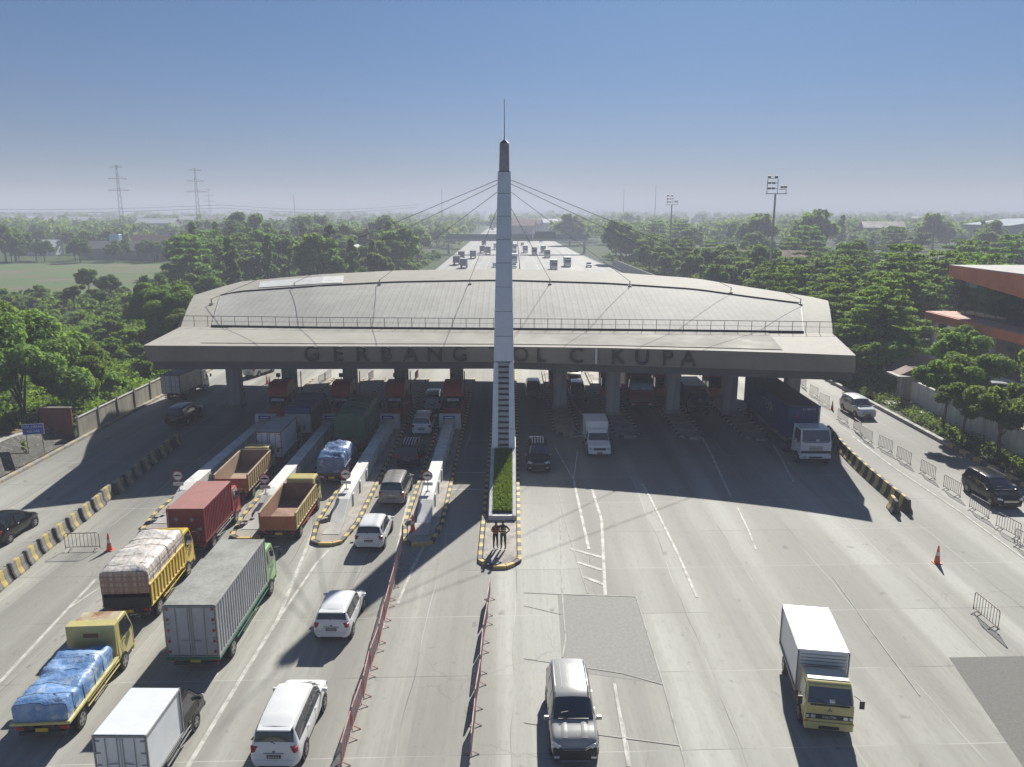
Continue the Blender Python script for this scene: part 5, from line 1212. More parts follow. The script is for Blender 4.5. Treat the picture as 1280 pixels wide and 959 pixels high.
def crowd_barrier(label, loc, rz, group, mat, mat2=None, L=2.0, hgt=1.05, n=12, lean=0.0):
    t = thing('crowd_barrier', label, 'barrier', loc, rz, group)
    a = MB(); r = .024; a.tube([(-L/2, 0, .12), (-L/2, 0, hgt-.08), (-L/2+.08, 0, hgt), (L/2-.08, 0, hgt), (L/2, 0, hgt-.08), (L/2, 0, .12)], r, 6); a.tube([(-L/2, 0, .22), (L/2, 0, .22)], r*.9, 6); a.build('frame', mat, t)
    for mt_, par_ in (((mat2 or mat), 0), (mat, 1)):
        a = MB()
        for k in range(1, n):
            if k % 2 == par_: x = -L/2+L*k/n; a.tube([(x, 0, .22), (x, 0, hgt)], .014, 5)
        a.build('bars', mt_, t)
    for s in (-1, 1):
        a = MB(); a.tube([(s*L*.36, -.27, .02), (s*L*.36, -.2, .03), (s*L*.36, 0, .14), (s*L*.36, .2, .03), (s*L*.36, .27, .02)], .022, 5); a.build('foot', mat, t)
    return t
PK = M('pale_pink_steel', (.26, .2, .185), .5, .2, .3, (.1, .06, .05)); RS = M('faded_red_steel', (.36, .12, .11), .5, .2, .3, (.25, .2, .19))
def headto(p, q): return math.atan2(q[1]-p[1], q[0]-p[0])
pr = None; RF = [(1004, 484), (1017, 495), (1030, 506), (1053, 527), (1071, 540), (1083, 551), (1106, 563), (1129, 578), (1159, 596), (1189, 617), (1223, 643), (1259, 668), (1283, 690)]
w_ = ['under the canopy edge, farthest', 'second farthest', 'third farthest, by the small cone', 'fourth farthest, beside the white minivan', 'fifth farthest', 'set askew behind the sixth gap', 'seventh farthest', 'in the middle of the row', 'ninth farthest', 'fifth from the right edge', 'left of the black minivan', 'third from the right edge', 'nearest, cut by the right edge']
for k, (px, py) in enumerate(RF):
    p = G(px, py); lab = 'grey steel barrier on the right service road, %s' % w_[k]; rz = R(90)+rnd.uniform(-.15, .15)+.0
    if pr is None: pr = crowd_barrier(lab, p, rz, 'steel barriers along the right service road', PK, None, 1.9, 1.05, 9)
    else: dup(pr, p, rz, lab)
dup(pr, G(1231, 777), R(91), 'lone grey steel barrier standing askew on the right of the plaza', cat='barrier')
dup(pr, G(104, 688), R(4), 'lone grey steel barrier standing crosswise beside the left cone')
# red and white barriers left of the centre
pr2 = None; P0 = G(426, 965); P1 = G(502, 690)
n = 9
for k in range(n):
    f = (k+.5)/n; p = lerp(P0, P1, f); p.x += .25*math.sin(f*3.1)*0.6
    lab = 'red and white barrier, %s of the long left-hand line' % (['nearest', 'second', 'third', 'fourth', 'fifth', 'sixth', 'seventh', 'eighth', 'ninth'][k]+(' from the camera' if k else ' to the camera'))
    if pr2 is None: pr2 = crowd_barrier(lab, p, R(91), 'red and white barriers in the long line', M('sun_faded_red', (.4, .1, .08), .6, 0, .6, (.62, .5, .47), 2.2), M('chalky_white', (.62, .58, .56), .7, 0, .3), 1.9, 1.05, 14)
    else: dup(pr2, p, R(91)+rnd.uniform(-.05, .05), lab)
for k, (px, py) in enumerate([(512, 668), (509, 683)]): pass
pr3 = None
for k, (y_, x_) in enumerate([(25.3, -1.42), (27.9, -1.36), (30.3, -1.3), (32.7, -1.22), (35.1, -1.15)]):
    lab = 'grey and red barrier, %s of the short line before the central island' % ['nearest', 'second', 'middle', 'fourth', 'farthest'][k]
    if pr3 is None: pr3 = crowd_barrier(lab, (x_, y_, 0), R(89), 'barriers in the short central line', M('pink_white_rail', (.55, .42, .4), .6, 0, .6, (.3, .1, .09), 1.3), PK, 2.2, 1.0, 20)
    else: dup(pr3, (x_, y_, 0), R(89)+rnd.uniform(-.05, .05), lab)
# barriers beyond the canopy
for k, (px, py, rz) in enumerate([(403, 480, 80), (410, 475, 80), (464, 476, 84), (521, 475, 86)]):
    dup(pr if k < 2 else pr2, G(px, py), R(rz), ['grey barrier seen under the canopy, left of a pair', 'grey barrier seen under the canopy, right of a pair', 'red and white barrier seen between the third and fourth columns', 'red and white barrier seen left of the fifth column'][k], group='barriers beyond the canopy')
# cones
def cone(label, loc, hgt=.75, body=CONEO, group=None, rz=0.0):
    t = thing('traffic_cone', label, 'cone', loc, rz, group)
    a = MB(); a.box((0, 0, .02), (.42, .42, .04)); a.build('base', body, t, bevel=.01)
    a = MB(); a.cylz((0, 0, .04), .16, hgt-.04, 16, 0, .03); a.build('body', body, t, smooth=False)
    z = hgt*.45; a = MB(); r0 = .16-(.13)*(z-.04)/(hgt-.04); r1 = .16-(.13)*(z+.2-.04)/(hgt-.04); a.cylz((0, 0, z), r0+.004, .2, 16, 0, r1+.004); a.build('reflective_band', WHITE, t)
    return t
c1 = cone('orange and white traffic cone standing on the open concrete at the right', G(1171, 704), 1.05)
dup(c1, G(137, 688), 0, 'plain orange cone beside the crosswise barrier at the left')
for ch in kids(C.objects[-1]) if False else []: pass
dup(c1, G(516, 664, .17), 0, 'orange and white cone on the tip of the island left of the pylon')
dup(c1, G(1040, 512), 0, 'small dark orange cone near the white minivan on the right', scale=.85)
for k, (px, py) in enumerate([(334, 480), (337, 481)]): dup(c1, G(px, py), 0, 'orange cone seen under the canopy beside the far %s column, %s of two' % ('left', ['left', 'right'][k]), scale=.9)
# guard rail post by the left road + red bollards
for k, (x, y, nm) in enumerate([(-34.2, 97.5, 'at the left road kerb far beyond the box truck'), (-27.7, 78.8, 'just right of the far left column')]):
    t = thing('bollard', 'red post %s' % nm, 'bollard', (x, y, 0)); a = MB(); a.cylz((0, 0, 0), .12, 1.1, 10); a.build('post', RED, t); a = MB(); a.cylz((0, 0, .75), .125, .15, 10); a.build('band', WHITE, t)
# rubbish bin heap and broken barrier on first right island
t = thing('broken_barrier', 'toppled dark barrier frame at the tip of the first island right of the pylon', 'barrier', (5.55, 64.3, 0), .4)
a = MB(); a.tube([(-.5, 0, .1), (-.5, .2, .75), (.5, .3, .75), (.5, 0, .1)], .03, 5); a.tube([(-.5, .1, .4), (.5, .15, .4)], .025, 5); a.build('frame', STEEL, t)
a = MB(); a.box((0, .1, .06), (1.1, .5, .1)); a.build('foot', STEEL, t, bevel=.02)

# ---------------------------------------------------------------- left revetment, wall, sign
RV = thing('retaining_slope', 'sloping rubble-stone bank with a concrete path on top beside the left road', 'retaining wall', (-37, 46, 0))
a = MB(); a.grid(lambda u, v: (-.1-1.7*v, -14+31.6*u, .05+1.75*v*min(1, (1-u)*3+.55)), 30, 4); a.build('stone_face', rubble(), RV, recalc=False)
a = MB(); a.grid(lambda u, v: (-1.8-.9*v, -14+31.6*u, .055+1.75*min(1, (1-u)*3+.55)), 30, 1); a.build('coping', CONC2, RV, recalc=False)
a = MB(); a.grid(lambda u, v: (-2.7-14*v, -14+32*u, .04+1.7*min(1, (1-u)*3+.55)+.5*math.sin(v*2)+rnd.uniform(-.1, .1)), 30, 12); e_ = a.build('earth_bank', M('leaf_litter', (.2, .11, .055), .95, 0, .5, (.06, .08, .03), 1.2, bmp=.8), recalc=False); e_.location = (-37, 46, 0); struct(e_, 'brown earth bank strewn with dry leaves')
WL = thing('boundary_wall', 'weathered concrete panel wall with thin posts along the far left road', 'wall', (-36.8, 63.8, 0))
a = MB(); a.box((0, 27.5, .9), (.14, 54.6, 1.8)); a.build('wall_panel', panel_wall('stained_panel_wall', (.4, .37, .3), (.13, .12, .09)), WL)
a = MB(); a.box((0, 27.5, 1.84), (.24, 54.8, .09)); a.build('coping', CONC2, WL, bevel=.02)
for k in range(16):
    a = MB(); a.box((.1, .2+k*3.4, 1.0), (.1, .16, 2.1)); a.build('wall_post', CONC, WL)
t = thing('cross_wall', 'short dull red wall crosswise at the near end of the panel wall', 'wall', (-38.5, 64.1, 0)); a = MB(); a.box((0, 0, 1.3), (2.6, .16, 2.8)); a.build('wall_body', BRICK, t); a = MB(); a.box((0, 0, 2.73), (2.7, .24, .08)); a.build('coping', CONC, t)
p = G(46, 568, .4)
t = thing('road_sign', 'blue rectangular sign with two lines of white lettering on two poles', 'sign', (p.x, p.y, .3), .25)
for s in (-1, 1):
    a = MB(); a.tube([(s*.55, 0, -.3), (s*.55, 0, 2.6)], .035, 6); a.build('pole', STEEL, t)
a = MB(); a.box((0, -.06, 2.15), (1.5, .04, .85)); a.build('sign_panel', BLUE, t, bevel=.01)
a = MB(); 
for s in (-1, 1): a.box((s*.735, -.085, 2.15), (.03, .01, .83)); a.box((0, -.085, 2.15+s*.405), (1.47, .01, .03))
a.build('white_border', WHITE, t)
text('TOL MERAK', .25, 'sign_lettering', WHITE, t, (0, -.085, 2.33), (R(90), 0, 0), .003); text('KELUAR', .25, 'sign_lettering', WHITE, t, (0, -.085, 1.98), (R(90), 0, 0), .003)

# ---------------------------------------------------------------- right: wall, slabs, hut, building
WR = thing('boundary_wall', 'long white rendered wall behind the row of small trees on the right', 'wall', (39.6, 44, 0), -.015)
a = MB(); a.box((0, 16, 1.15), (.22, 33, 2.3)); a.build('wall_panel', WHITEWALL, WR); a = MB(); a.box((0, 16, 2.34), (.34, 33.1, .1)); a.build('coping', CONC2, WR, bevel=.02)
polysheet('planting_bed', [(36.2, 30), (39.6, 30), (39.3, 77), (36.2, 77)], .03, M('dark_planting_soil', (.045, .04, .028), .95, dirt=.5, dcol=(.05, .08, .02), scale=3, bmp=.6), 'dark soil bed with ground plants')
for k, (px, py, w) in enumerate([(1150, 517, 1.2), (1128, 508, 1.1)]):
    p = G(px, py); t = thing('drain_cover', ['concrete drain slab by the right kerb, nearer one', 'concrete drain slab by the right kerb, farther one'][k], 'slab', (p.x-.3, p.y, 0), 0, 'drain slabs')
    a = MB(); a.box((0, 0, .14), (2.4, 3.0, .22)); a.build('slab', CONC2, t, bevel=.03); a = MB(); a.box((0, 0, .262), (1.7, 2.3, .02)); a.build('inset', GREY, t)
t = thing('gate_house', 'small grey gate shelter with red-tiled roof ending the white wall', 'hut', (39.5, 77.3, 0)); 
a = MB(); a.box((0, 0, 1.3), (.5, .5, 2.6)); a.box((1.6, 0, 1.3), (.5, .5, 2.6)); a.box((.8, .9, 1.3), (1.8, .2, 2.6)); a.build('wall', CONC2, t, bevel=.02)
a = MB(); a.box((.6, .2, 2.75), (3.4, 2.6, .16)); a.build('roof', CONC2, t, bevel=.02); a = MB(); a.prism([(-.6, 2.84), (.8, 3.5), (2.2, 2.84)], -.4, 1.4, 0, 'Y'); a.build('tile_roof', TILE, t)
# orange building
OB = thing('office_building', 'modern glass-walled building with broad orange bands at the right edge', 'building', (0, 0, 0))
x0, ya, yb = 55.8, 72, 100.5
a = MB(); a.bb(x0+1.2, 80, ya, yb-.5, 6.2, 12.0); a.build('glass_wall', M('reflective_curtain_glass', (.05, .08, .09), .06, .75, .05), OB)
a = MB()
# upper band deepens towards the camera
for (s0, s1) in ((0, 1),):
    a.add([(x0-.2, yb, 10.75), (x0-.2, ya, 8.6), (x0-.2, ya, 12.1), (x0-.2, yb, 12.1), (x0+.5, yb, 10.75), (x0+.5, ya, 8.6), (x0+.5, ya, 12.1), (x0+.5, yb, 12.1)], [(0, 1, 2, 3), (7, 6, 5, 4), (0, 3, 7, 4), (1, 5, 6, 2), (3, 2, 6, 7), (0, 4, 5, 1)])
a.bb(x0+.5, 80, yb-.7, yb, 10.75, 12.1)
a.build('upper_orange_band', ORANGE, OB)
a = MB(); a.bb(x0-.25, x0+.6, ya, yb+.05, 12.1, 12.2); a.bb(x0+.6, 80, ya, yb+.05, 12.08, 12.18); a.build('roof', CONC2, OB)
a = MB(); a.add([(x0+.5, 88, 9.85), (x0+.5, ya, 8.65), (x0+1.25, ya, 7.4), (x0+1.25, 88, 9.8)], [(0, 1, 2, 3)]); a.build('white_soffit', WHITE, OB)
a = MB(); a.bb(x0-1.9, 80, ya, yb+1.4, 5.05, 6.1); a.build('lower_orange_ledge', ORANGE, OB, bevel=.03)
a = MB(); a.bb(x0-1.7, x0+1.1, ya, yb+1.2, 6.102, 6.16); a.build('ledge_top', M('faded_ledge_pink', (.5, .3, .24), .8, dirt=.3), OB)
for k in range(5):
    a = MB(); a.box((x0-.9, ya+4+k*6.2, 2.5), (.45, .45, 5.05)); a.build('column', WHITE, OB, bevel=.02)
a = MB(); a.bb(x0+2.6, 80, ya, yb-2, 0, 5.0); a.build('ground_floor_wall', GREY, OB)
for k in range(4):
    a = MB(); a.box((x0+2.56, ya+5+k*6.2, 1.9), (.06, 3.2, 2.7)); f_ = a.build('window', GLASS, OB)
    a = MB(); a.box((x0+2.5, ya+5+k*6.2, 1.9), (.05, .08, 2.7)); a.build('mullion', WHITE, f_)
a = MB()
for k in range(14): a.bb(x0+1.16, x0+1.2, ya+1+k*2.1, ya+1.05+k*2.1, 6.2, 10.7)
a.build('glazing_joints', DKSTEEL, OB)
t = thing('low_wall', 'low white wall in the yard before the orange building', 'wall', (54, 86, 0)); a = MB(); a.box((0, 0, .5), (.25, 16, 1.0)); a.build('wall_body', WHITEWALL, t)
# parked cars in the yard
for k, (x, y, rz, cc, lb) in enumerate([(47.5, 88, 1.3, PW, 'white car parked under the trees behind the canopy'), (50, 80, 1.2, PS, 'silver car parked in the yard by the low wall'), (46, 97, 1.4, PG, 'grey car parked under the trees, farthest in')]):
    car('hatch', lb, cc, (x, y, 0), rz)
# ---------------------------------------------------------------- masts
def flood_mast(px, py_top, Y, label, s=1.0):
    q = GY(px, py_top, Y); Ht = q.z
    t = thing('floodlight_mast', label, 'light mast', (q.x, Y, 0), 0, 'floodlight masts')
    a = MB(); a.tube([(0, 0, 0), (0, 0, Ht-1.2)], [.34*s, .16*s], 10); a.build('mast', STEEL, t)
    a = MB(); a.bb(-1.6*s, 1.9*s, -.5, .5, Ht-1.3, Ht-1.2)
    for x, h_ in ((-1.5, 3.2), (.3, 3.2), (1.8, .9), (-1.5, 1.5)): a.tube([(x*s, 0, Ht-1.3), (x*s, 0, Ht-1.3+h_*s*.8)], .05, 5)
    for h_ in (.0, 1.2, 2.2): a.tube([(-1.5*s, 0, Ht-.4+h_*s*.8), (.3*s, 0, Ht-.4+h_*s*.8)], .05, 5)
    a.tube([(.6*s, 0, Ht-.5), (1.8*s, 0, Ht-.5)], .05, 5); a.build('platform_frame', DKSTEEL, t)
    for x, z in ((-1.2, -.3), (-.5, -.3), (-1.2, .6), (-.5, .6), (-1.3, 1.6), (-.1, 1.6), (1.0, -.1), (1.6, -.1)):
        a = MB(); a.box((x*s, -.2, Ht+z*s), (.5*s, .25, .42*s), 0, 0, .5); a.build('floodlight', GREY, t, bevel=.02)
    return t
flood_mast(970, 233, 140, 'tall floodlight mast among the trees on the right')
flood_mast(840, 251, 250, 'smaller distant floodlight mast right of the pylon')
def lattice(px, py_top, Y, label, w=2.2):
    q = GY(px, py_top, Y); Ht = q.z
    t = thing('lattice_tower', label, 'power pylon', (q.x, Y, 0), .3, 'distant power pylons')
    a = MB(); n = 12; r = .06
    def wd(z): return w*(1-z/Ht)*.9+w*.28
    for sx in (-1, 1):
        for sy in (-1, 1): a.tube([(sx*wd(0)/2, sy*wd(0)/2, 0), (sx*wd(Ht)/2, sy*wd(Ht)/2, Ht)], r, 4)
    for k in range(n):
        z0, z1 = Ht*k/n, Ht*(k+1)/n; w0, w1 = wd(z0)/2, wd(z1)/2
        for s in (-1, 1): a.tube([(-w0, s*w0, z0), (w1, s*w1, z1)], r*.5, 3); a.tube([(w0, s*w0, z0), (-w1, s*w1, z1)], r*.5, 3)
    a.build('lattice_mast', DKSTEEL, t)
    for k, (f, l) in enumerate(((.97, 3.2), (.83, 4.6), (.69, 5.2))):
        b = MB(); z = Ht*f; b.tube([(-l, 0, z), (l, 0, z)], .1, 4); b.tube([(-l, 0, z), (0, 0, z+1.1)], .06, 3); b.tube([(l, 0, z), (0, 0, z+1.1)], .06, 3); b.build('crossarm', DKSTEEL, t)
lattice(145, 206, 430, 'nearer lattice power pylon rising above the trees at the far left'); lattice(243, 210, 450, 'second lattice power pylon, right of the first one'); lattice(260, 236, 800, 'faint small pylon just right of the second')
for k, (px, py, Y, lb) in enumerate([(820, 232, 900, 'thin faint radio mast right of the pylon'), (780, 237, 1000, 'fainter radio mast left of the small floodlight mast'), (367, 244, 900, 'thin faint mast above the left woods'), (552, 236, 950, 'thin faint mast left of the stay cables')]):
    q = GY(px, py, Y); t = thing('radio_mast', lb, 'mast', (q.x, Y, 0), 0, 'thin masts on the horizon'); a = MB(); a.tube([(0, 0, 0), (0, 0, q.z)], [.5, .25], 5); a.build('mast', DKSTEEL, t)
t = thing('power_line', 'pair of thin power lines sagging across the far left', 'cable', (0, 0, 0))
for dz in (0, 1.6):
    a = MB(); A = Vector((-330, 360, 21+dz)); Bm = Vector((-155, 430, 20+dz)); a.tube([lerp(A, Bm, k/20)-Vector((0, 0, 3*math.sin(math.pi*k/20))) for k in range(21)], .07, 4); Cc = Vector((-60, 520, 21+dz)); a.tube([lerp(Bm, Cc, k/20)-Vector((0, 0, 3*math.sin(math.pi*k/20))) for k in range(21)], .07, 4); a.build('wire', DKSTEEL, t)
# footbridge
FB = thing('footbridge', 'grey-green footbridge with mesh sides crossing the motorway in the distance', 'bridge', (-1, 352, 0))
a = MB(); a.bb(-28, 34, -1.4, 1.4, 5.6, 6.4); a.build('deck', CONC2, FB)
a = MB(); a.bb(-28, 34, -1.45, -1.3, 6.41, 8.6); a.build('side_screen', M('green_screen', (.2, .26, .25), .7), FB)
a = MB()
for k in range(32): a.bb(-28+k*2, -27.9+k*2, -1.5, -1.46, 6.41, 8.7)
a.build('screen_posts', GREY, FB)
for x in (-27, 0.9, 33): a = MB(); a.box((x, 0, 2.8), (1, 1.4, 5.6)); a.build('pier', CONC2, FB)
t = thing('road_sign', 'dark green direction board hung on the footbridge right of the pylon', 'sign', (14.6, 349.8, 0)); a = MB(); a.bb(-4.6, 4.6, -.1, .1, 6.9, 9.8); a.build('sign_panel', M('direction_green', (.02, .09, .06), .5), t); a = MB(); a.bb(-5.6, -5.25, -.1, .1, 5.8, 10.8); a.build('sign_post', WHITE, t)
t = thing('median_barrier', 'long low concrete divider in the middle of the motorway', 'barrier', (2.2, 112, 0), -.004); a = MB(); a.prism([(-.3, 0), (-.12, .9), (.12, .9), (.3, 0)], 0, 700, 0, 'Y'); a.build('barrier_body', CONC2, t)
t = thing('boundary_wall', 'grey panel wall along the right side of the motorway beyond the canopy', 'wall', (38, 150, 0)); a = MB()
a.box((-1.5, 60, 1.3), (.2, 120, 2.6), 0, .03); a.build('wall_panel', CONC2, t)
t = thing('guard_rail', 'low guard rail along the right verge of the motorway', 'guard rail', (0, 0, 0)); a = MB(); a.tube([(35.5, 98, .75), (35.8, 150, .75), (33.8, 256, .75), (29, 380, .75)], .12, 4); a.build('rail', STEEL, t)
a = MB()
for k in range(40): a.bb(35.4, 35.55, 98+k*4, 98.12+k*4, 0, .75)
a.build('rail_posts', STEEL, t)
# houses
def house(label, x, y, w, d, h, rise, wm, rm, rz=0.0, win=3, group='houses'):
    t = thing('house', label, 'house', (x, y, 0), rz, group)
    a = MB(); a.bb(-w/2, w/2, -d/2, d/2, 0, h); a.prism([(-d/2, h), (0, h+rise-.1), (d/2, h)], -w/2, w/2); a.build('wall', wm, t)
    a = MB()
    for s in (-1, 1): a.add([(-w/2-.5, s*(d/2+.6), h-.25), (w/2+.5, s*(d/2+.6), h-.25), (w/2+.5, 0, h+rise), (-w/2-.5, 0, h+rise), (-w/2-.5, s*(d/2+.6), h-.1), (w/2+.5, s*(d/2+.6), h-.1), (w/2+.5, 0, h+rise+.15), (-w/2-.5, 0, h+rise+.15)], [(0, 1, 2, 3), (4, 5, 6, 7), (0, 1, 5, 4), (1, 2, 6, 5), (0, 3, 7, 4)])
    a.build('roof', rm, t)
    for k in range(win):
        a = MB(); x_ = -w/2+w*(k+.5)/win; a.box((x_, -d/2-.02, h*.55), (min(1.6, w/win*.5), .06, 1.3)); a.build('window', GLASS, t)
    a = MB(); a.box((w*.1, -d/2-.03, 1.05), (1.0, .06, 2.1)); a.build('door', M('brown_door', (.12, .07, .04), .6), t)
    return t
def gx(px, Y): return (px-640)/FPX*(Y*CP+H*SP)
house('long low house with grey roof behind the rice field', gx(150, 318), 318, 26, 9, 4.2, 2.6, PINKW, GREYROOF, .04, 5)
house('second grey-roofed house right of the long one', gx(198, 312), 312, 19, 8, 3.6, 2.2, PINKW, GREYROOF, -.1, 3)
house('brown-tiled house half hidden behind the grey roofs', gx(190, 352), 352, 24, 10, 5, 3, PINKW, TILE, 0, 3)
house('small white-roofed house left among the trees', gx(55, 345), 345, 13, 8, 4.5, 1.8, WHITE, WHITE, 0, 2)
house('white gabled house beside the woods left of the motorway', gx(446, 255), 255, 7, 9, 4.6, 3.4, PINKW, GREYROOF, R(90), 2)
house('low pale building at the edge of the woods near the motorway', gx(498, 300), 300, 12, 7, 3.2, 1.2, WHITE, GREYROOF, .2, 3)
t = thing('water_tank', 'pale blue tank on the grey-roofed house', 'tank', (gx(147, 330), 330, 0)); a = MB(); a.bb(-2, 2, -1.5, 1.5, 6.2, 9.2); a.build('tank_body', paint('tank_blue', (.3, .48, .62)), t, bevel=.1); a = MB(); a.bb(-2.1, 2.1, -1.6, 1.6, 0, 6.2); a.build('tank_stand', CONC2, t)
FR = [(10, 268, 600, 'W'), (88, 266, 640, 'W'), (200, 272, 560, 'W'), (105, 262, 900, 'W'), (230, 263, 820, 'W'), (275, 262, 780, 'G'), (640, 268, 640, 'T'), (660, 271, 600, 'T'), (675, 268, 700, 'W'), (650, 276, 520, 'T'), (1100, 276, 430, 'G'), (1270, 276, 480, 'W'), (960, 296, 230, 'T'), (1150, 262, 1000, 'W'), (30, 262, 1000, 'W'), (180, 262, 1100, 'W'), (325, 260, 1000, 'W'), (345, 266, 700, 'W')]
for k, (px, py, Y, c_) in enumerate(FR):
    house('%s roof glimpsed among distant trees, near %s' % ({'W': 'white', 'G': 'grey', 'T': 'brown tiled'}[c_], ['the left edge', 'the upper left woods', 'the first power pylon', 'the left horizon', 'the second power pylon', 'the dark tall tree', 'the footbridge left end', 'the footbridge', 'the footbridge sign', 'the motorway end', 'the right horizon', 'the right edge', 'the big floodlight mast', 'the right skyline', 'the far left skyline', 'between the power pylons', 'the skyline right of the power pylons', 'the woods left of the canopy'][k]),
          gx(px, Y), Y, rnd.uniform(22, 40) if c_ == 'W' else 20, 14, rnd.uniform(8, 11) if Y > 400 else 4.5, 3, PINKW, {'W': WHITE, 'G': GREYROOF, 'T': TILE}[c_], rnd.uniform(-.3, .3), 2, 'far roofs')
t = thing('warehouse', 'broad pale blue-grey curved roof hall at the right skyline', 'building', (gx(1310, 420), 420, 0)); a = MB(); a.prism([(-34, 0), (-34, 11)]+[(-34+68*k/10, 11+3.2*math.sin(math.pi*k/10)) for k in range(1, 10)]+[(34, 11), (34, 0)], -20, 20, 0, 'Y'); a.build('wall', M('hall_blue', (.3, .35, .38), .7), t); a = MB(); a.prism([(-35, 11), (-35, 11.3)]+[(-35+70*k/10, 11.3+3.3*math.sin(math.pi*k/10)) for k in range(1, 10)]+[(35, 11.3), (35, 11)], -21, 21, 0, 'Y'); a.build('roof', M('hall_roof', (.26, .32, .37), .8, spec=.2), t)
# ================================================================ people
def person(label, loc, rz, top, vest, lean=0.0, arms=None, hair=BLACKCLOTH, hgt=1.7):
    t = thing('person', label, 'person', loc, rz, 'men standing on the end of the central island')
    s = hgt/1.7
    V = [(0, 0, .92), (0, .01, 1.12), (0, .0, 1.32), (0, .0, 1.43), (0, -.01, 1.5),      # 0 pelvis 1 waist 2 chest 3 neck base 4 neck
         (0, -.02, 1.58), (0, -.02, 1.66),                                             # 5 6 head
         (.10, 0, .88), (.11, -.01, .5), (.12, .02, .10), (.12, -.12, .04),             # 7-10 right leg
         (-.10, 0, .88), (-.11, -.01, .5), (-.12, .02, .10), (-.12, -.12, .04),
         (.19, 0, 1.38), (-.19, 0, 1.38)]
    E = [(0, 1), (1, 2), (2, 3), (3, 4), (4, 5), (5, 6), (0, 7), (7, 8), (8, 9), (9, 10), (0, 11), (11, 12), (12, 13), (13, 14), (2, 15), (2, 16)]
    rad = [.15, .135, .155, .08, .055, .085, .075, .095, .065, .042, .04, .095, .065, .042, .04, .062, .062]
    arms = arms or [((.27, .02, 1.12), (.2, -.2, 1.08)), ((-.27, .02, 1.12), (-.2, -.2, 1.08))]
    hands = []
    for k, (el, wr) in enumerate(arms):
        i = len(V); V += [el, wr]; E += [(15+k, i), (i, i+1)]; rad += [.046, .034]
        w = Vector(wr); d = (w-Vector(el)).normalized(); pm = w+d*.07; V.append(tuple(pm)); E.append((i+1, i+2)); rad.append(.03)
        side = d.cross(Vector((0, 0, 1))).normalized() if abs(d.z) < .95 else Vector((1, 0, 0))
        for f in range(4):
            b = pm+side*(-.024+.016*f); j = len(V); V += [tuple(b+d*.03), tuple(b+d*(.07-.008*abs(f-1.5))+Vector((0, 0, -.015)))]; E += [(i+2, j), (j, j+1)]; rad += [.008, .007]
        j = len(V); V += [tuple(w+d*.03-side*.035+Vector((0, 0, -.01)))]; E.append((i+1, j)); rad.append(.009)
    me = bpy.data.meshes.new('body'); me.from_pydata([(x*s, y*s-lean*max(0, z-.9), z*s) for x, y, z in V], E, [])
    o = bpy.data.objects.new('body', me); C.objects.link(o); o.parent = t
    md = o.modifiers.new('skin', 'SKIN'); md.use_smooth_shade = True
    for i, r_ in enumerate(rad):
        me.skin_vertices[0].data[i].radius = (r_*s, r_*s*(.72 if i in (0, 1, 2) else 1)); me.skin_vertices[0].data[i].use_root = (i == 0)
    o.modifiers.new('sub', 'SUBSURF').levels = 1; o.modifiers['sub'].render_levels = 2
    # colour by height and reach
    m, nt, b = _mat('figure_'+label[:12].replace(' ', '_'))
    tc = nt.nodes.new('ShaderNodeTexCoord'); sp = nt.nodes.new('ShaderNodeSeparateXYZ'); nt.links.new(tc.outputs['Object'], sp.inputs[0])
    nz = noise(nt, 9, 3, coords(nt)); z = math_(nt, 'ADD', sp.outputs[2], math_(nt, 'MULTIPLY', nz, .02))
    c = mixc(nt, math_(nt, 'GREATER_THAN', z, .95*s), (.018, .018, .022), top); c = mixc(nt, math_(nt, 'GREATER_THAN', z, 1.49*s), c, (.26, .14, .085)); c = mixc(nt, math_(nt, 'LESS_THAN', z, .1*s), c, (.03, .025, .02))
    nt.links.new(c, b.inputs['Base Color']); b.inputs['Roughness'].default_value = .85; me.materials.append(m)
    ly = -lean*.72
    a = MB(); a.grid(lambda u, v: (.092*s*math.sin(v*2*PI)*math.sin(PI*(.02+.55*u)), (-.02*s+ly*s)+.02+.1*s*math.cos(v*2*PI)*math.sin(PI*(.02+.55*u)), 1.63*s+.105*s*math.cos(PI*(.02+.55*u))), 8, 16); a.build('hair', hair, t, smooth=True)
    a = MB()
    for sx in (-1, 1): a.add([(sx*.035*s, -.108*s+ly, 1.635*s), (sx*.018*s, -.11*s+ly, 1.628*s), (sx*.035*s, -.11*s+ly, 1.622*s)], [(0, 1, 2)])
    a.box((0, -.118*s+ly, 1.6*s), (.022, .03, .04)); a.bb(-.025*s, .025*s, -.108*s+ly, -.1*s+ly, 1.56*s, 1.568*s); a.build('face', SKIN, t)
    if vest:
        a = MB()
        for z0, z1 in ((1.0, 1.05), (1.14, 1.19)):
            a.grid(lambda u, v: (.172*s*math.cos(v*2*PI), .01-lean*.25+.128*s*math.sin(v*2*PI), (z0+(z1-z0)*u)*s), 1, 20)
        for sx in (-1, 1):
            a.tube([(sx*.09*s, -.128*s-lean*.1, 1.0*s), (sx*.1*s, -.13*s-lean*.35, 1.3*s), (sx*.1*s, 0-lean*.5, 1.455*s), (sx*.1*s, .125*s-lean*.35, 1.3*s), (sx*.09*s, .128*s-lean*.1, 1.0*s)], .02, 5)
        a.build('reflective_vest', vest, t)
    return t
pc = G(626, 686, .18)
person('man in dark red top and orange reflective straps looking down, left of the pair', (pc.x-.30, pc.y+.05, .18), .5, (.12, .03, .02), HIVIS, .10, [((.22, -.02, 1.12), (.08, -.26, 1.14)), ((-.27, .0, 1.14), (-.08, -.24, 1.12))], hgt=1.66)
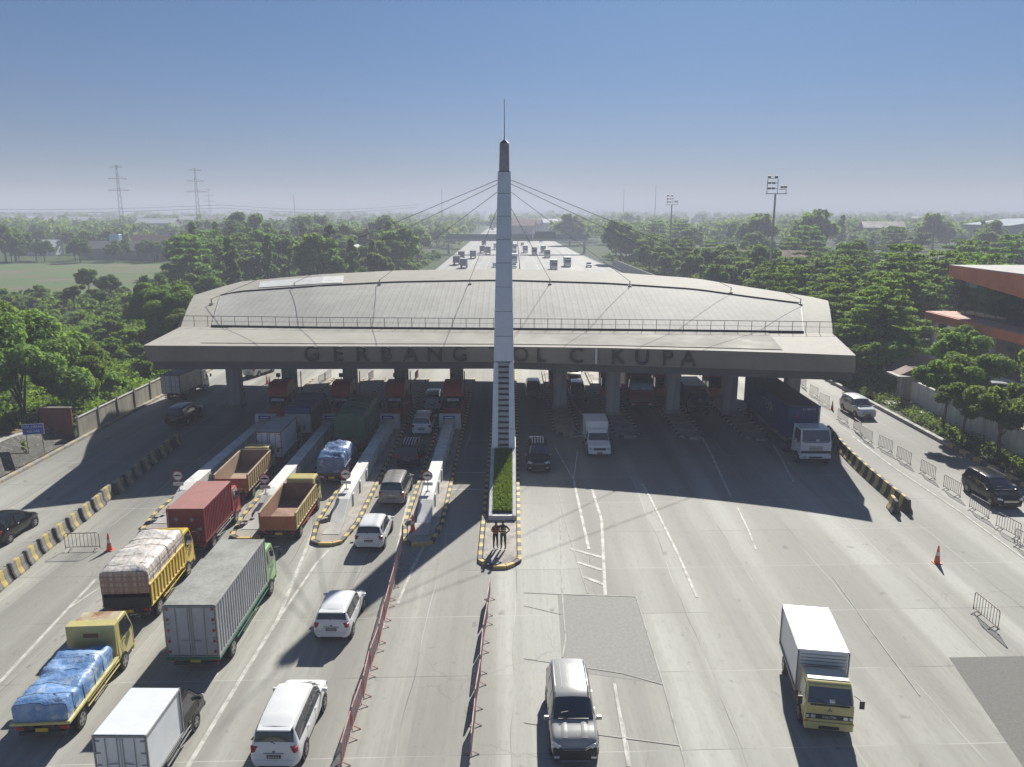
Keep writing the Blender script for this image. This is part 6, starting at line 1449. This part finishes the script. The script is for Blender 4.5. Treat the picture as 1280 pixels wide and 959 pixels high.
person('man in black with yellow straps and elbow out, right of the pair', (pc.x+.14, pc.y-.05, .18), -.3, (.03, .02, .02), M('reflective_yellow', (.7, .55, .2), .6), .06, [((.36, .06, 1.16), (.2, -.1, 1.02)), ((-.24, -.04, 1.14), (-.1, -.26, 1.14))], hgt=1.74)

wp = G(503, 521, .18)
w_ = person('booth attendant in orange beside the third red toll booth', (wp.x, wp.y, .18), .3, (.5, .16, .03), None, .05); del w_['group']
# ================================================================ trees and plants
def blob_leaves(n, centres, leaf, rs, up=.5, flat=1.0, shape=1.7):
    "leaf-sized quads round cluster centres (x,y,z,r)"
    k = rs.choice(len(centres), n, p=np.array([c[3]**2 for c in centres])/sum(c[3]**2 for c in centres))
    c = np.array(centres)[k]
    d = rs.normal(size=(n, 3)); d /= np.linalg.norm(d, axis=1)[:, None]
    rr = c[:, 3:4]*(rs.random((n, 1))**.4); p = c[:, :3]+d*rr*np.array([1, 1, flat])
    nrm = d*(1-up)+np.array([0, 0, 1])*up+rs.normal(size=(n, 3))*.45; nrm /= np.linalg.norm(nrm, axis=1)[:, None]
    t = np.cross(nrm, rs.normal(size=(n, 3))); t /= np.linalg.norm(t, axis=1)[:, None]; b = np.cross(nrm, t)
    sz = leaf*(.6+.8*rs.random((n, 1))); L = t*sz*shape*.5; W = b*sz*.5
    fold = nrm*sz*.18
    v = np.stack([p-L, p-W*.9+fold*.4, p+L-fold, p+W*.9+fold*.4], 1).reshape(-1, 3)
    return v
def leaf_mesh(name, v, mat):
    n = len(v)//4; me = bpy.data.meshes.new(name); me.vertices.add(len(v)); me.vertices.foreach_set('co', v.astype(np.float32).ravel())
    me.loops.add(n*4); me.loops.foreach_set('vertex_index', np.arange(n*4, dtype=np.int32)); me.polygons.add(n)
    me.polygons.foreach_set('loop_start', np.arange(0, n*4, 4, dtype=np.int32)); me.polygons.foreach_set('loop_total', np.full(n, 4, dtype=np.int32))
    me.update(calc_edges=True); me.validate(); me.materials.append(mat); return me
def make_tree(name, h, r, kind, n, leaf, mat, seed, trunk_h=None, tr=.22, label='', cat='tree'):
    rs = np.random.RandomState(seed); rd = random.Random(seed)
    th = trunk_h if trunk_h is not None else h*.3
    C_ = []
    if kind == 'round':
        for i in range(34):
            a = rd.uniform(0, 6.28); e = rd.uniform(-.5, 1.0); q = rd.uniform(.45, .82); ce = math.sqrt(max(0, 1-min(1, abs(e))**2))
            C_.append((r*q*math.cos(a)*ce*1.05, r*q*math.sin(a)*ce*1.05, th+(h-th)*(.46+.5*e*q)+rd.uniform(-.3, .3), r*rd.uniform(.17, .34)))
    elif kind == 'tier':
        nt_ = max(4, int((h-th)/1.15))
        for i in range(nt_):
            f = i/(nt_-1); z = th+(h-th)*(.04+.9*f); R_ = r*(1.02-.62*f**1.6)*rd.uniform(.85, 1.1); m_ = rd.randint(5, 7)
            for j in range(m_):
                a = 6.28*j/m_+rd.uniform(-.3, .3)+i*.9
                for q in (.4, .72, .95):
                    if rd.random() < .88: C_.append((R_*q*math.cos(a+rd.uniform(-.15, .15)), R_*q*math.sin(a+rd.uniform(-.15, .15)), z+rd.uniform(-.25, .2)+.25*q, R_*rd.uniform(.2, .3)))
    elif kind == 'open':
        for i in range(16):
            a = rd.uniform(0, 6.28); q = rd.uniform(.2, .85); C_.append((r*q*math.cos(a), r*q*math.sin(a), th+(h-th)*rd.uniform(.3, .86), r*rd.uniform(.2, .36)))
    elif kind == 'column':
        for i in range(22):
            f = i/21; a = rd.uniform(0, 6.28); q = rd.uniform(.1, .6)*(1-f*.6); C_.append((r*q*math.cos(a), r*q*math.sin(a), th+(h-th)*f*.93, r*rd.uniform(.25, .42)*(1.1-f*.5)))
    elif kind == 'bush':
        for i in range(16):
            a = rd.uniform(0, 6.28); q = rd.random()**.6*.85; C_.append((r*q*math.cos(a), r*q*math.sin(a), h*rd.uniform(.25, .78)*(1.05-q*.45), r*rd.uniform(.2, .36)))
    flat = {'tier': .32, 'bush': .7}.get(kind, .75)
    v = blob_leaves(n, C_, leaf, rs, .55 if kind == 'tier' else .35, flat)
    root = thing(name, label, cat)
    if kind != 'bush':
        a = MB(); bend = rd.uniform(-.3, .3)
        pts = [Vector((0, 0, -.2)), Vector((bend*.4, 0, th*.5)), Vector((bend, bend*.5, th)), Vector((bend*.8, 0, th+(h-th)*.5)), Vector((bend*.5, 0, h*.74))]
        a.tube(pts, [tr*1.25, tr, tr*.85, tr*.5, tr*.12], 8)
        for i in range(9):
            c = C_[rd.randrange(len(C_))]; z0 = th*.75+(h-th)*rd.uniform(0, .45); s = Vector((bend*.8, 0, z0)); e = Vector((c[0], c[1], max(c[2], z0+.2))); md_ = (s+e)/2+Vector((0, 0, .25*rd.random()))
            a.tube([s, md_, e], [tr*.45, tr*.28, tr*.08], 5)
        a.build('trunk', BARK, root, smooth=True)
    me = leaf_mesh(name+'_crown', v, mat); o = bpy.data.objects.new('crown' if kind != 'bush' else 'foliage', me); C.objects.link(o); o.parent = root
    return root
T = {}
T['bigleaf'] = make_tree('broadleaf_tree', 11, 5.6, 'round', 62000, .2, F_GLOSS, 1, .4, .3)
T['bigleaf2'] = make_tree('broadleaf_tree', 9.5, 4.8, 'round', 48000, .2, F_MID, 2, .5, .28)
T['tier'] = make_tree('layered_tree', 12, 5.2, 'tier', 26000, .24, F_BRIGHT, 3, 2.6, .25)
T['tier2'] = make_tree('layered_tree', 10.5, 4.8, 'tier', 20000, .25, F_MID, 4, 2.2, .24)
T['small'] = make_tree('street_tree', 6.4, 2.6, 'open', 9000, .17, F_MID, 5, 2.6, .13)
T['small2'] = make_tree('street_tree', 6.0, 2.9, 'open', 9500, .17, F_OLIVE, 6, 2.0, .15)
T['mid'] = make_tree('wood_tree', 11, 5.2, 'round', 6500, .5, F_DARK, 7, 2.5, .28)
T['mid2'] = make_tree('wood_tree', 12, 5.4, 'round', 6500, .5, F_MID, 8, 2.5, .28)
T['midt'] = make_tree('layered_tree', 11, 5.6, 'tier', 6500, .5, F_MID, 9, 2.2, .26)
T['olive'] = make_tree('wood_tree', 10, 4.6, 'open', 4500, .5, F_OLIVE, 10, 2.5, .26)
T['col'] = make_tree('slender_tree', 13, 3.2, 'column', 5200, .42, F_DARK, 11, 2.0, .22)
T['far'] = make_tree('distant_tree', 12, 6.5, 'round', 1500, 1.1, F_DARK, 12, 2.0, .3)
T['far2'] = make_tree('distant_tree', 13, 6.0, 'open', 1300, 1.1, F_OLIVE, 13, 2.0, .3)
T['bush'] = make_tree('shrub', 2.6, 2.2, 'bush', 7000, .2, F_BRIGHT, 14, label='', cat='shrub')
T['bush2'] = make_tree('shrub', 2.2, 2.0, 'bush', 3600, .22, F_MID, 15, label='', cat='shrub')
def palm(seed, mat, h=6.5):
    rd = random.Random(seed); root = thing('banana_plant', '', 'plant'); a = MB(); a.tube([(0, 0, 0), (.1, 0, h*.35), (.25, .1, h*.62)], [.2, .15, .1], 7); a.build('stem', BARK, root)
    b = MB()
    for k in range(12):
        an = k*2.4+rd.uniform(-.2, .2); L_ = h*rd.uniform(.38, .5); up = rd.uniform(.3, 1.1); pts = []
        for i in range(8):
            f = i/7; q = L_*f; pts.append(Vector((.25+math.cos(an)*q*math.cos(up*.6), .1+math.sin(an)*q*math.cos(up*.6), h*.6+q*math.sin(up)-f*f*L_*.75)))
        sd = Vector((-math.sin(an), math.cos(an), 0)); w0 = h*.055
        for i in range(7):
            f = (i+.5)/7; wd_ = w0*math.sin(PI*min(.97, f+.12))
            p, q_ = pts[i], pts[i+1]
            b.add([p, q_, q_+sd*wd_-Vector((0, 0, wd_*.5)), p+sd*wd_-Vector((0, 0, wd_*.5))], [(0, 1, 2, 3)]); b.add([p, q_, q_-sd*wd_-Vector((0, 0, wd_*.5)), p-sd*wd_-Vector((0, 0, wd_*.5))], [(3, 2, 1, 0)])
    b.build('leaves', mat, root, recalc=False); return root
T['banana'] = palm(3, F_BRIGHT)
used = set()
def plant(key, x, y, s=1.0, label='', group=None, sz=None):
    src = T[key]; sc_ = (s, s, sz or s); rz = rnd.uniform(0, 6.28)
    if key not in used:
        used.add(key); o = src; o.location = (x, y, 0); o.rotation_euler = (0, 0, rz); o.scale = sc_
        if label: o['label'] = label
        if group: o['group'] = group
        return o
    return dup(src, (x, y, 0), rz, label, group, sc_)
# --- near left
NL = [('bigleaf', -43.5, 67, 1.12, 'largest broad glossy-leaved tree behind the blue sign at the left'), ('bigleaf', -44.4, 58.5, .98, 'broad leafy tree at the left edge just left of the blue sign'),
      ('bigleaf', -51, 75, 1.12, 'broad leafy tree at the left edge behind the largest one'), ('bigleaf2', -42.5, 74.5, .80, 'dark leafy tree right behind the largest left tree'), ('bigleaf', -56, 66, 1.02, 'leafy tree cut by the left edge above the blue sign'),
      ('bigleaf2', -47.8, 111, .98, 'dark round tree touching the left end of the canopy roof'), ('bigleaf2', -54, 119, .95, 'dark tree left of the one at the canopy end'), ('bigleaf2', -43.5, 104, .7, 'small dark tree below the canopy roof corner'),
      ('mid', -72, 158, .62, 'dark bushy tree at the near edge of the rice field'), ('mid2', -66, 163, .55, 'green bushy tree beside banana plants at the field edge'), ('olive', -85, 152, .5, 'small sparse tree standing before the rice field'), ('olive', -79, 150, .45, 'thin sparse sapling before the rice field'),
      ('mid', -62, 146, .6, 'round dark tree between the field and the canopy'), ('mid2', -58, 152, .62, 'green tree behind the round dark one'), ('mid', -88, 172, .5, 'bushy tree half way along the near edge of the rice field'), ('mid2', -96, 178, .55, 'green tree standing at the middle of the field edge'), ('col', -59, 168, .85, 'slender dark conifer-like tree left of the woods')]
for k, x, y, s, lb in NL: plant(k, x, y, s, lb, 'trees on the left')
for i in range(44):
    x = -38.8-rnd.random()**1.2*30; y = rnd.uniform(76, 140)
    if x < -44 and y < 84: continue
    sh = plant(rnd.choice(['bush', 'bush', 'bush2']), x, y, rnd.uniform(.8, 1.45), 'bright green shrub in the thicket behind the left panel wall', 'shrubs behind the left panel wall')
for x, y, s, lb in [(-39.0, 60.5, .55, 'small bright shrub behind the dull red wall'), (-39.2, 69, .6, 'bright shrub just inside the panel wall, near end')]: plant('bush', x, y, s, lb, 'shrubs at the panel wall end')
for i, (x, y) in enumerate([(-71, 165), (-67, 170), (-58, 165), (-52, 172), (-48, 176), (-40, 182)]): plant('banana', x, y, rnd.uniform(.7, 1.0), 'banana plant with pale ragged leaves, number %s from the left at the field edge' % ['one', 'two', 'three', 'four', 'five', 'six'][i], 'banana plants at the field edge')
for i in range(60):
    x = rnd.uniform(-140, -40); y = rnd.uniform(128, 186)
    plant('bush2', x, y, rnd.uniform(.7, 1.5), 'low green bush in the rough ground before the rice field', 'bushes before the rice field')
for i in range(46):
    x, y = rnd.uniform(-46, -27.5), rnd.uniform(140, 330)
    plant(rnd.choice(['bush', 'bush2']), x, y, rnd.uniform(.8, 1.6), 'green bush on the verge left of the motorway beyond the canopy', 'bushes on the left verge')
# thicket floor as uncountable growth
rs = np.random.RandomState(5)
def cover(name, poly_f, n, leaf, mat, label, hmax):
    P_ = []
    while len(P_) < n//30:
        x, y = poly_f(); P_.append((x, y, rnd.uniform(.05, hmax), rnd.uniform(.5, 1.1)))
    v = blob_leaves(n, P_, leaf, rs, .4, .5); v[:, 2] = np.maximum(v[:, 2], 0.01)
    me = leaf_mesh(name, v, mat); o = bpy.data.objects.new(name, me); C.objects.link(o); o['kind'] = 'stuff'; o['label'] = label
cover('ground_cover', lambda: (-38.2-rnd.random()*34, rnd.uniform(58, 150)), 90000, .22, F_BRIGHT, 'low bright leafy growth behind the left wall', .9)
cover('ground_cover', lambda: (-40-rnd.random()*90, rnd.uniform(125, 178)), 30000, .5, F_MID, 'rough green growth before the rice field', 1.0)
cover('ground_cover', lambda: (rnd.uniform(-75, -30), rnd.uniform(180, 330)), 24000, .6, F_MID, 'rough growth on the verge left of the motorway', 1.2)
cover('ground_cover', lambda: (rnd.uniform(37, 60), rnd.uniform(130, 330)), 24000, .6, F_MID, 'rough growth on the verge right of the motorway', 1.2)
cover('ground_cover', lambda: (37+rnd.random()*2.2, rnd.uniform(44, 80)), 9000, .14, F_OLIVE, 'low plants in the bed along the white wall', .45)
cover('ground_cover', lambda: (36.6+rnd.random()*6, rnd.uniform(80, 130)), 16000, .25, F_DARK, 'dark ivy-like growth beside the right road beyond the canopy', .7)
# --- right, near
NR = [('small', 37.6, 66.0, 1.0, 'small round-crowned street tree nearest the gate shelter by the white wall'), ('small', 36.9, 61.8, .82, 'slim street tree second along the white wall'), ('small2', 37.6, 58.0, 1.0, 'forked street tree third along the white wall'), ('small', 39.2, 53.2, 1.12, 'street tree cut by the right edge above the black minivan'),
      ('small2', 42.3, 70, 1.1, 'round tree just behind the white wall'), ('small', 44, 76, 1.15, 'green tree behind the white wall near the yard'), ('small2', 46.8, 66, 1.15, 'bushy tree behind the white wall at the right edge'), ('small', 49, 71, 1.1, 'bright tree at the right edge below the orange building'),
      ('small', 41.0, 84, .8, 'small tree beside the gate shelter'), ('tier', 44.5, 93, .93, 'tall bright layered tree right of the canopy end'), ('small', 51.5, 89, .95, 'small round tree before the orange building'),
      ('tier2', 41.5, 101, .9, 'dark layered tree touching the right end of the canopy'), ('tier', 48.5, 104, .9, 'layered tree behind the tall bright one'), ('tier2', 39.8, 92, .62, 'low layered tree beside the right road beyond the canopy'), ('small2', 38.6, 86, .75, 'small dark tree by the right road beyond the canopy'),
      ('tier', 41, 116, .92, 'bright layered tree seen over the right end of the roof'), ('tier2', 49, 119, 1.0, 'dark layered tree right of the roof end'), ('tier2', 56, 112, .98, 'dark layered tree left of the orange building'), ('tier', 43, 130, .9, 'layered tree behind the right part of the roof'), ('tier', 55, 127, .95, 'layered tree in the second row right of the roof')]
for k, x, y, s, lb in NR: plant(k, x, y, s, lb, 'trees on the right')
for i in range(9): plant('bush2', 37.6+rnd.uniform(-.5, .9), 47+i*3.4, rnd.uniform(.28, .45), 'small clipped shrub at the foot of the white wall, %s from the near end' % ['first', 'second', 'third', 'fourth', 'fifth', 'sixth', 'seventh', 'eighth', 'ninth'][i], 'small shrubs in the planting bed')
# --- woods right (individual trees)
def scatter(n, fx, keys, ss, label, group, mind=5.0, avoid=None):
    pts = []; tries = 0
    while len(pts) < n and tries < n*60:
        tries += 1; x, y = fx()
        if avoid and avoid(x, y): continue
        if any((x-a)**2+(y-b)**2 < mind**2 for a, b in pts): continue
        pts.append((x, y)); plant(rnd.choice(keys), x, y, rnd.uniform(*ss), label, group)
def onroad(x, y): return -31 < x < 38 and y < 560
scatter(46, lambda: (rnd.uniform(58, 150), rnd.uniform(118, 200)), ['midt', 'tier', 'tier2', 'mid2'], (.75, 1.25), 'layered green tree in the wood behind the orange building', 'trees of the near right wood', 6)
scatter(38, lambda: (rnd.uniform(41, 60), rnd.uniform(140, 330)), ['midt', 'mid', 'mid2', 'olive'], (.75, 1.0), 'green tree lining the right side of the motorway beyond the canopy', 'trees along the right side of the motorway', 5.5)
scatter(60, lambda: (rnd.uniform(55, 300), rnd.uniform(200, 400)), ['mid', 'midt', 'olive', 'col', 'mid2'], (.7, 1.35), 'hazy tree in the middle of the right-hand wood', 'trees of the middle right wood', 8)
for px, y, s, lb in [(1015, 330, 1.7, 'tall rounded tree breaking the right skyline'), (1165, 380, 1.55, 'second rounded tree on the right skyline'), (945, 340, 1.55, 'tree on the skyline left of the floodlight mast'), (712, 440, 1.5, 'spreading tree right of the footbridge'), (775, 290, 1.35, 'tall open tree on the skyline right of the footbridge')]:
    plant('far' if y > 310 else 'mid2', gx(px, y), y, s, lb, 'skyline trees on the right')
# --- woods left
scatter(72, lambda: (rnd.uniform(-108, -31), rnd.uniform(180, 300)), ['mid', 'mid2', 'col', 'olive', 'midt'], (.7, 1.25), 'dark green tree in the wood left of the motorway', 'trees of the wood left of the motorway', 6, lambda x, y: x < gx(228, y) or (abs(x-gx(446, 255)) < 10 and 225 < y < 262) or (x > gx(520, y) and y > 240))
scatter(20, lambda: (rnd.uniform(-215, -95), rnd.uniform(292, 306)), ['mid', 'mid2', 'mid'], (.62, .85), 'dark tree in the row on the far side of the rice field', 'row of trees beyond the rice field', 6, lambda x, y: gx(115, 300) < x < gx(138, 300) or gx(192, 300) < x < gx(205, 300) and False)
scatter(50, lambda: (rnd.uniform(-330, -35), rnd.uniform(330, 430)), ['far', 'mid', 'olive', 'far2'], (.8, 1.1), 'hazy tree behind the houses on the left', 'hazy trees behind the houses', 8, onroad)
for px, y, s, lb in [(313, 300, 1.75, 'tall dark tree rising above the left skyline'), (485, 330, 1.62, 'dark leafy tree left of the stay cables on the skyline'), (478, 320, 1.3, 'lower dark tree beside the one left of the stay cables'), (385, 380, 1.45, 'ragged tree in the middle of the left wood skyline'), (405, 400, 1.45, 'second ragged tree on the left wood skyline'), (20, 300, 1.2, 'dark tree mass at the left edge beyond the field'), (8, 290, 1.35, 'taller dark tree at the left edge'), (290, 178, 1.05, 'dark pointed tree standing alone before the left wood')]:
    plant('col' if px in (290,) else ('mid' if y < 340 else 'far'), gx(px, y), y, s, lb, 'skyline trees on the left')
# --- the far-off wood as one mass each side: uncountable crowns fading into the haze
def far_wood(name, n, fx, hr, leaves, leaf, mat, label, seed):
    rs_ = np.random.RandomState(seed); cs = []
    for i in range(n):
        x, y = fx(); h_ = rnd.uniform(*hr)
        for k in range(5): cs.append((x+rnd.uniform(-4, 4), y+rnd.uniform(-4, 4), h_*rnd.uniform(.35, .85), h_*rnd.uniform(.22, .36)))
    v = blob_leaves(leaves, cs, leaf, rs_, .4, .8, 1.3); me = leaf_mesh(name, v, mat); o = bpy.data.objects.new(name, me); C.objects.link(o); o['kind'] = 'stuff'; o['label'] = label
def clear(fx):
    def f():
        while True:
            x, y = fx()
            if not (abs(x-2) < 31 and y < 1100): return x, y
    return f
far_wood('distant_wood', 520, clear(lambda: (rnd.uniform(-520, 560), rnd.uniform(400, 640))), (9, 14), 90000, 1.7, F_DARK, 'hazy far-off wood on both sides of the motorway', 21)
far_wood('distant_wood', 420, clear(lambda: (rnd.uniform(-520, 560), rnd.uniform(400, 700))), (8, 13), 50000, 1.7, F_OLIVE, 'olive brown crowns mixed through the far-off wood', 22)
far_wood('distant_wood', 1200, lambda: (rnd.uniform(-1300, 1300), rnd.uniform(700, 1500)), (9, 15), 90000, 3.2, F_DARK, 'blue-grey woods near the horizon', 23)
far_wood('distant_wood', 900, lambda: (rnd.uniform(-2600, 2600), rnd.uniform(1500, 3200)), (10, 17), 40000, 6.5, F_DARK, 'faintest woods on the horizon', 24)
# ================================================================ haze
hz = MB(); hz.bb(-4300, 4300, -200, 5600, -1.2, 62)
ho = hz.build('haze', [], recalc=True); ho['kind'] = 'stuff'; ho['label'] = 'thin pale haze over the land'
hm = bpy.data.materials.new('haze_air'); hm.use_nodes = True; nt = hm.node_tree
nt.nodes.remove(nt.nodes['Principled BSDF'])
pv = nt.nodes.new('ShaderNodeVolumePrincipled'); pv.inputs['Color'].default_value = (0.70, 0.73, 0.87, 1); pv.inputs['Density'].default_value = 0.00092; pv.inputs['Anisotropy'].default_value = 0.0
nt.links.new(pv.outputs[0], nt.nodes['Material Output'].inputs['Volume'])
ho.data.materials.append(hm)
bpy.context.view_layer.update()
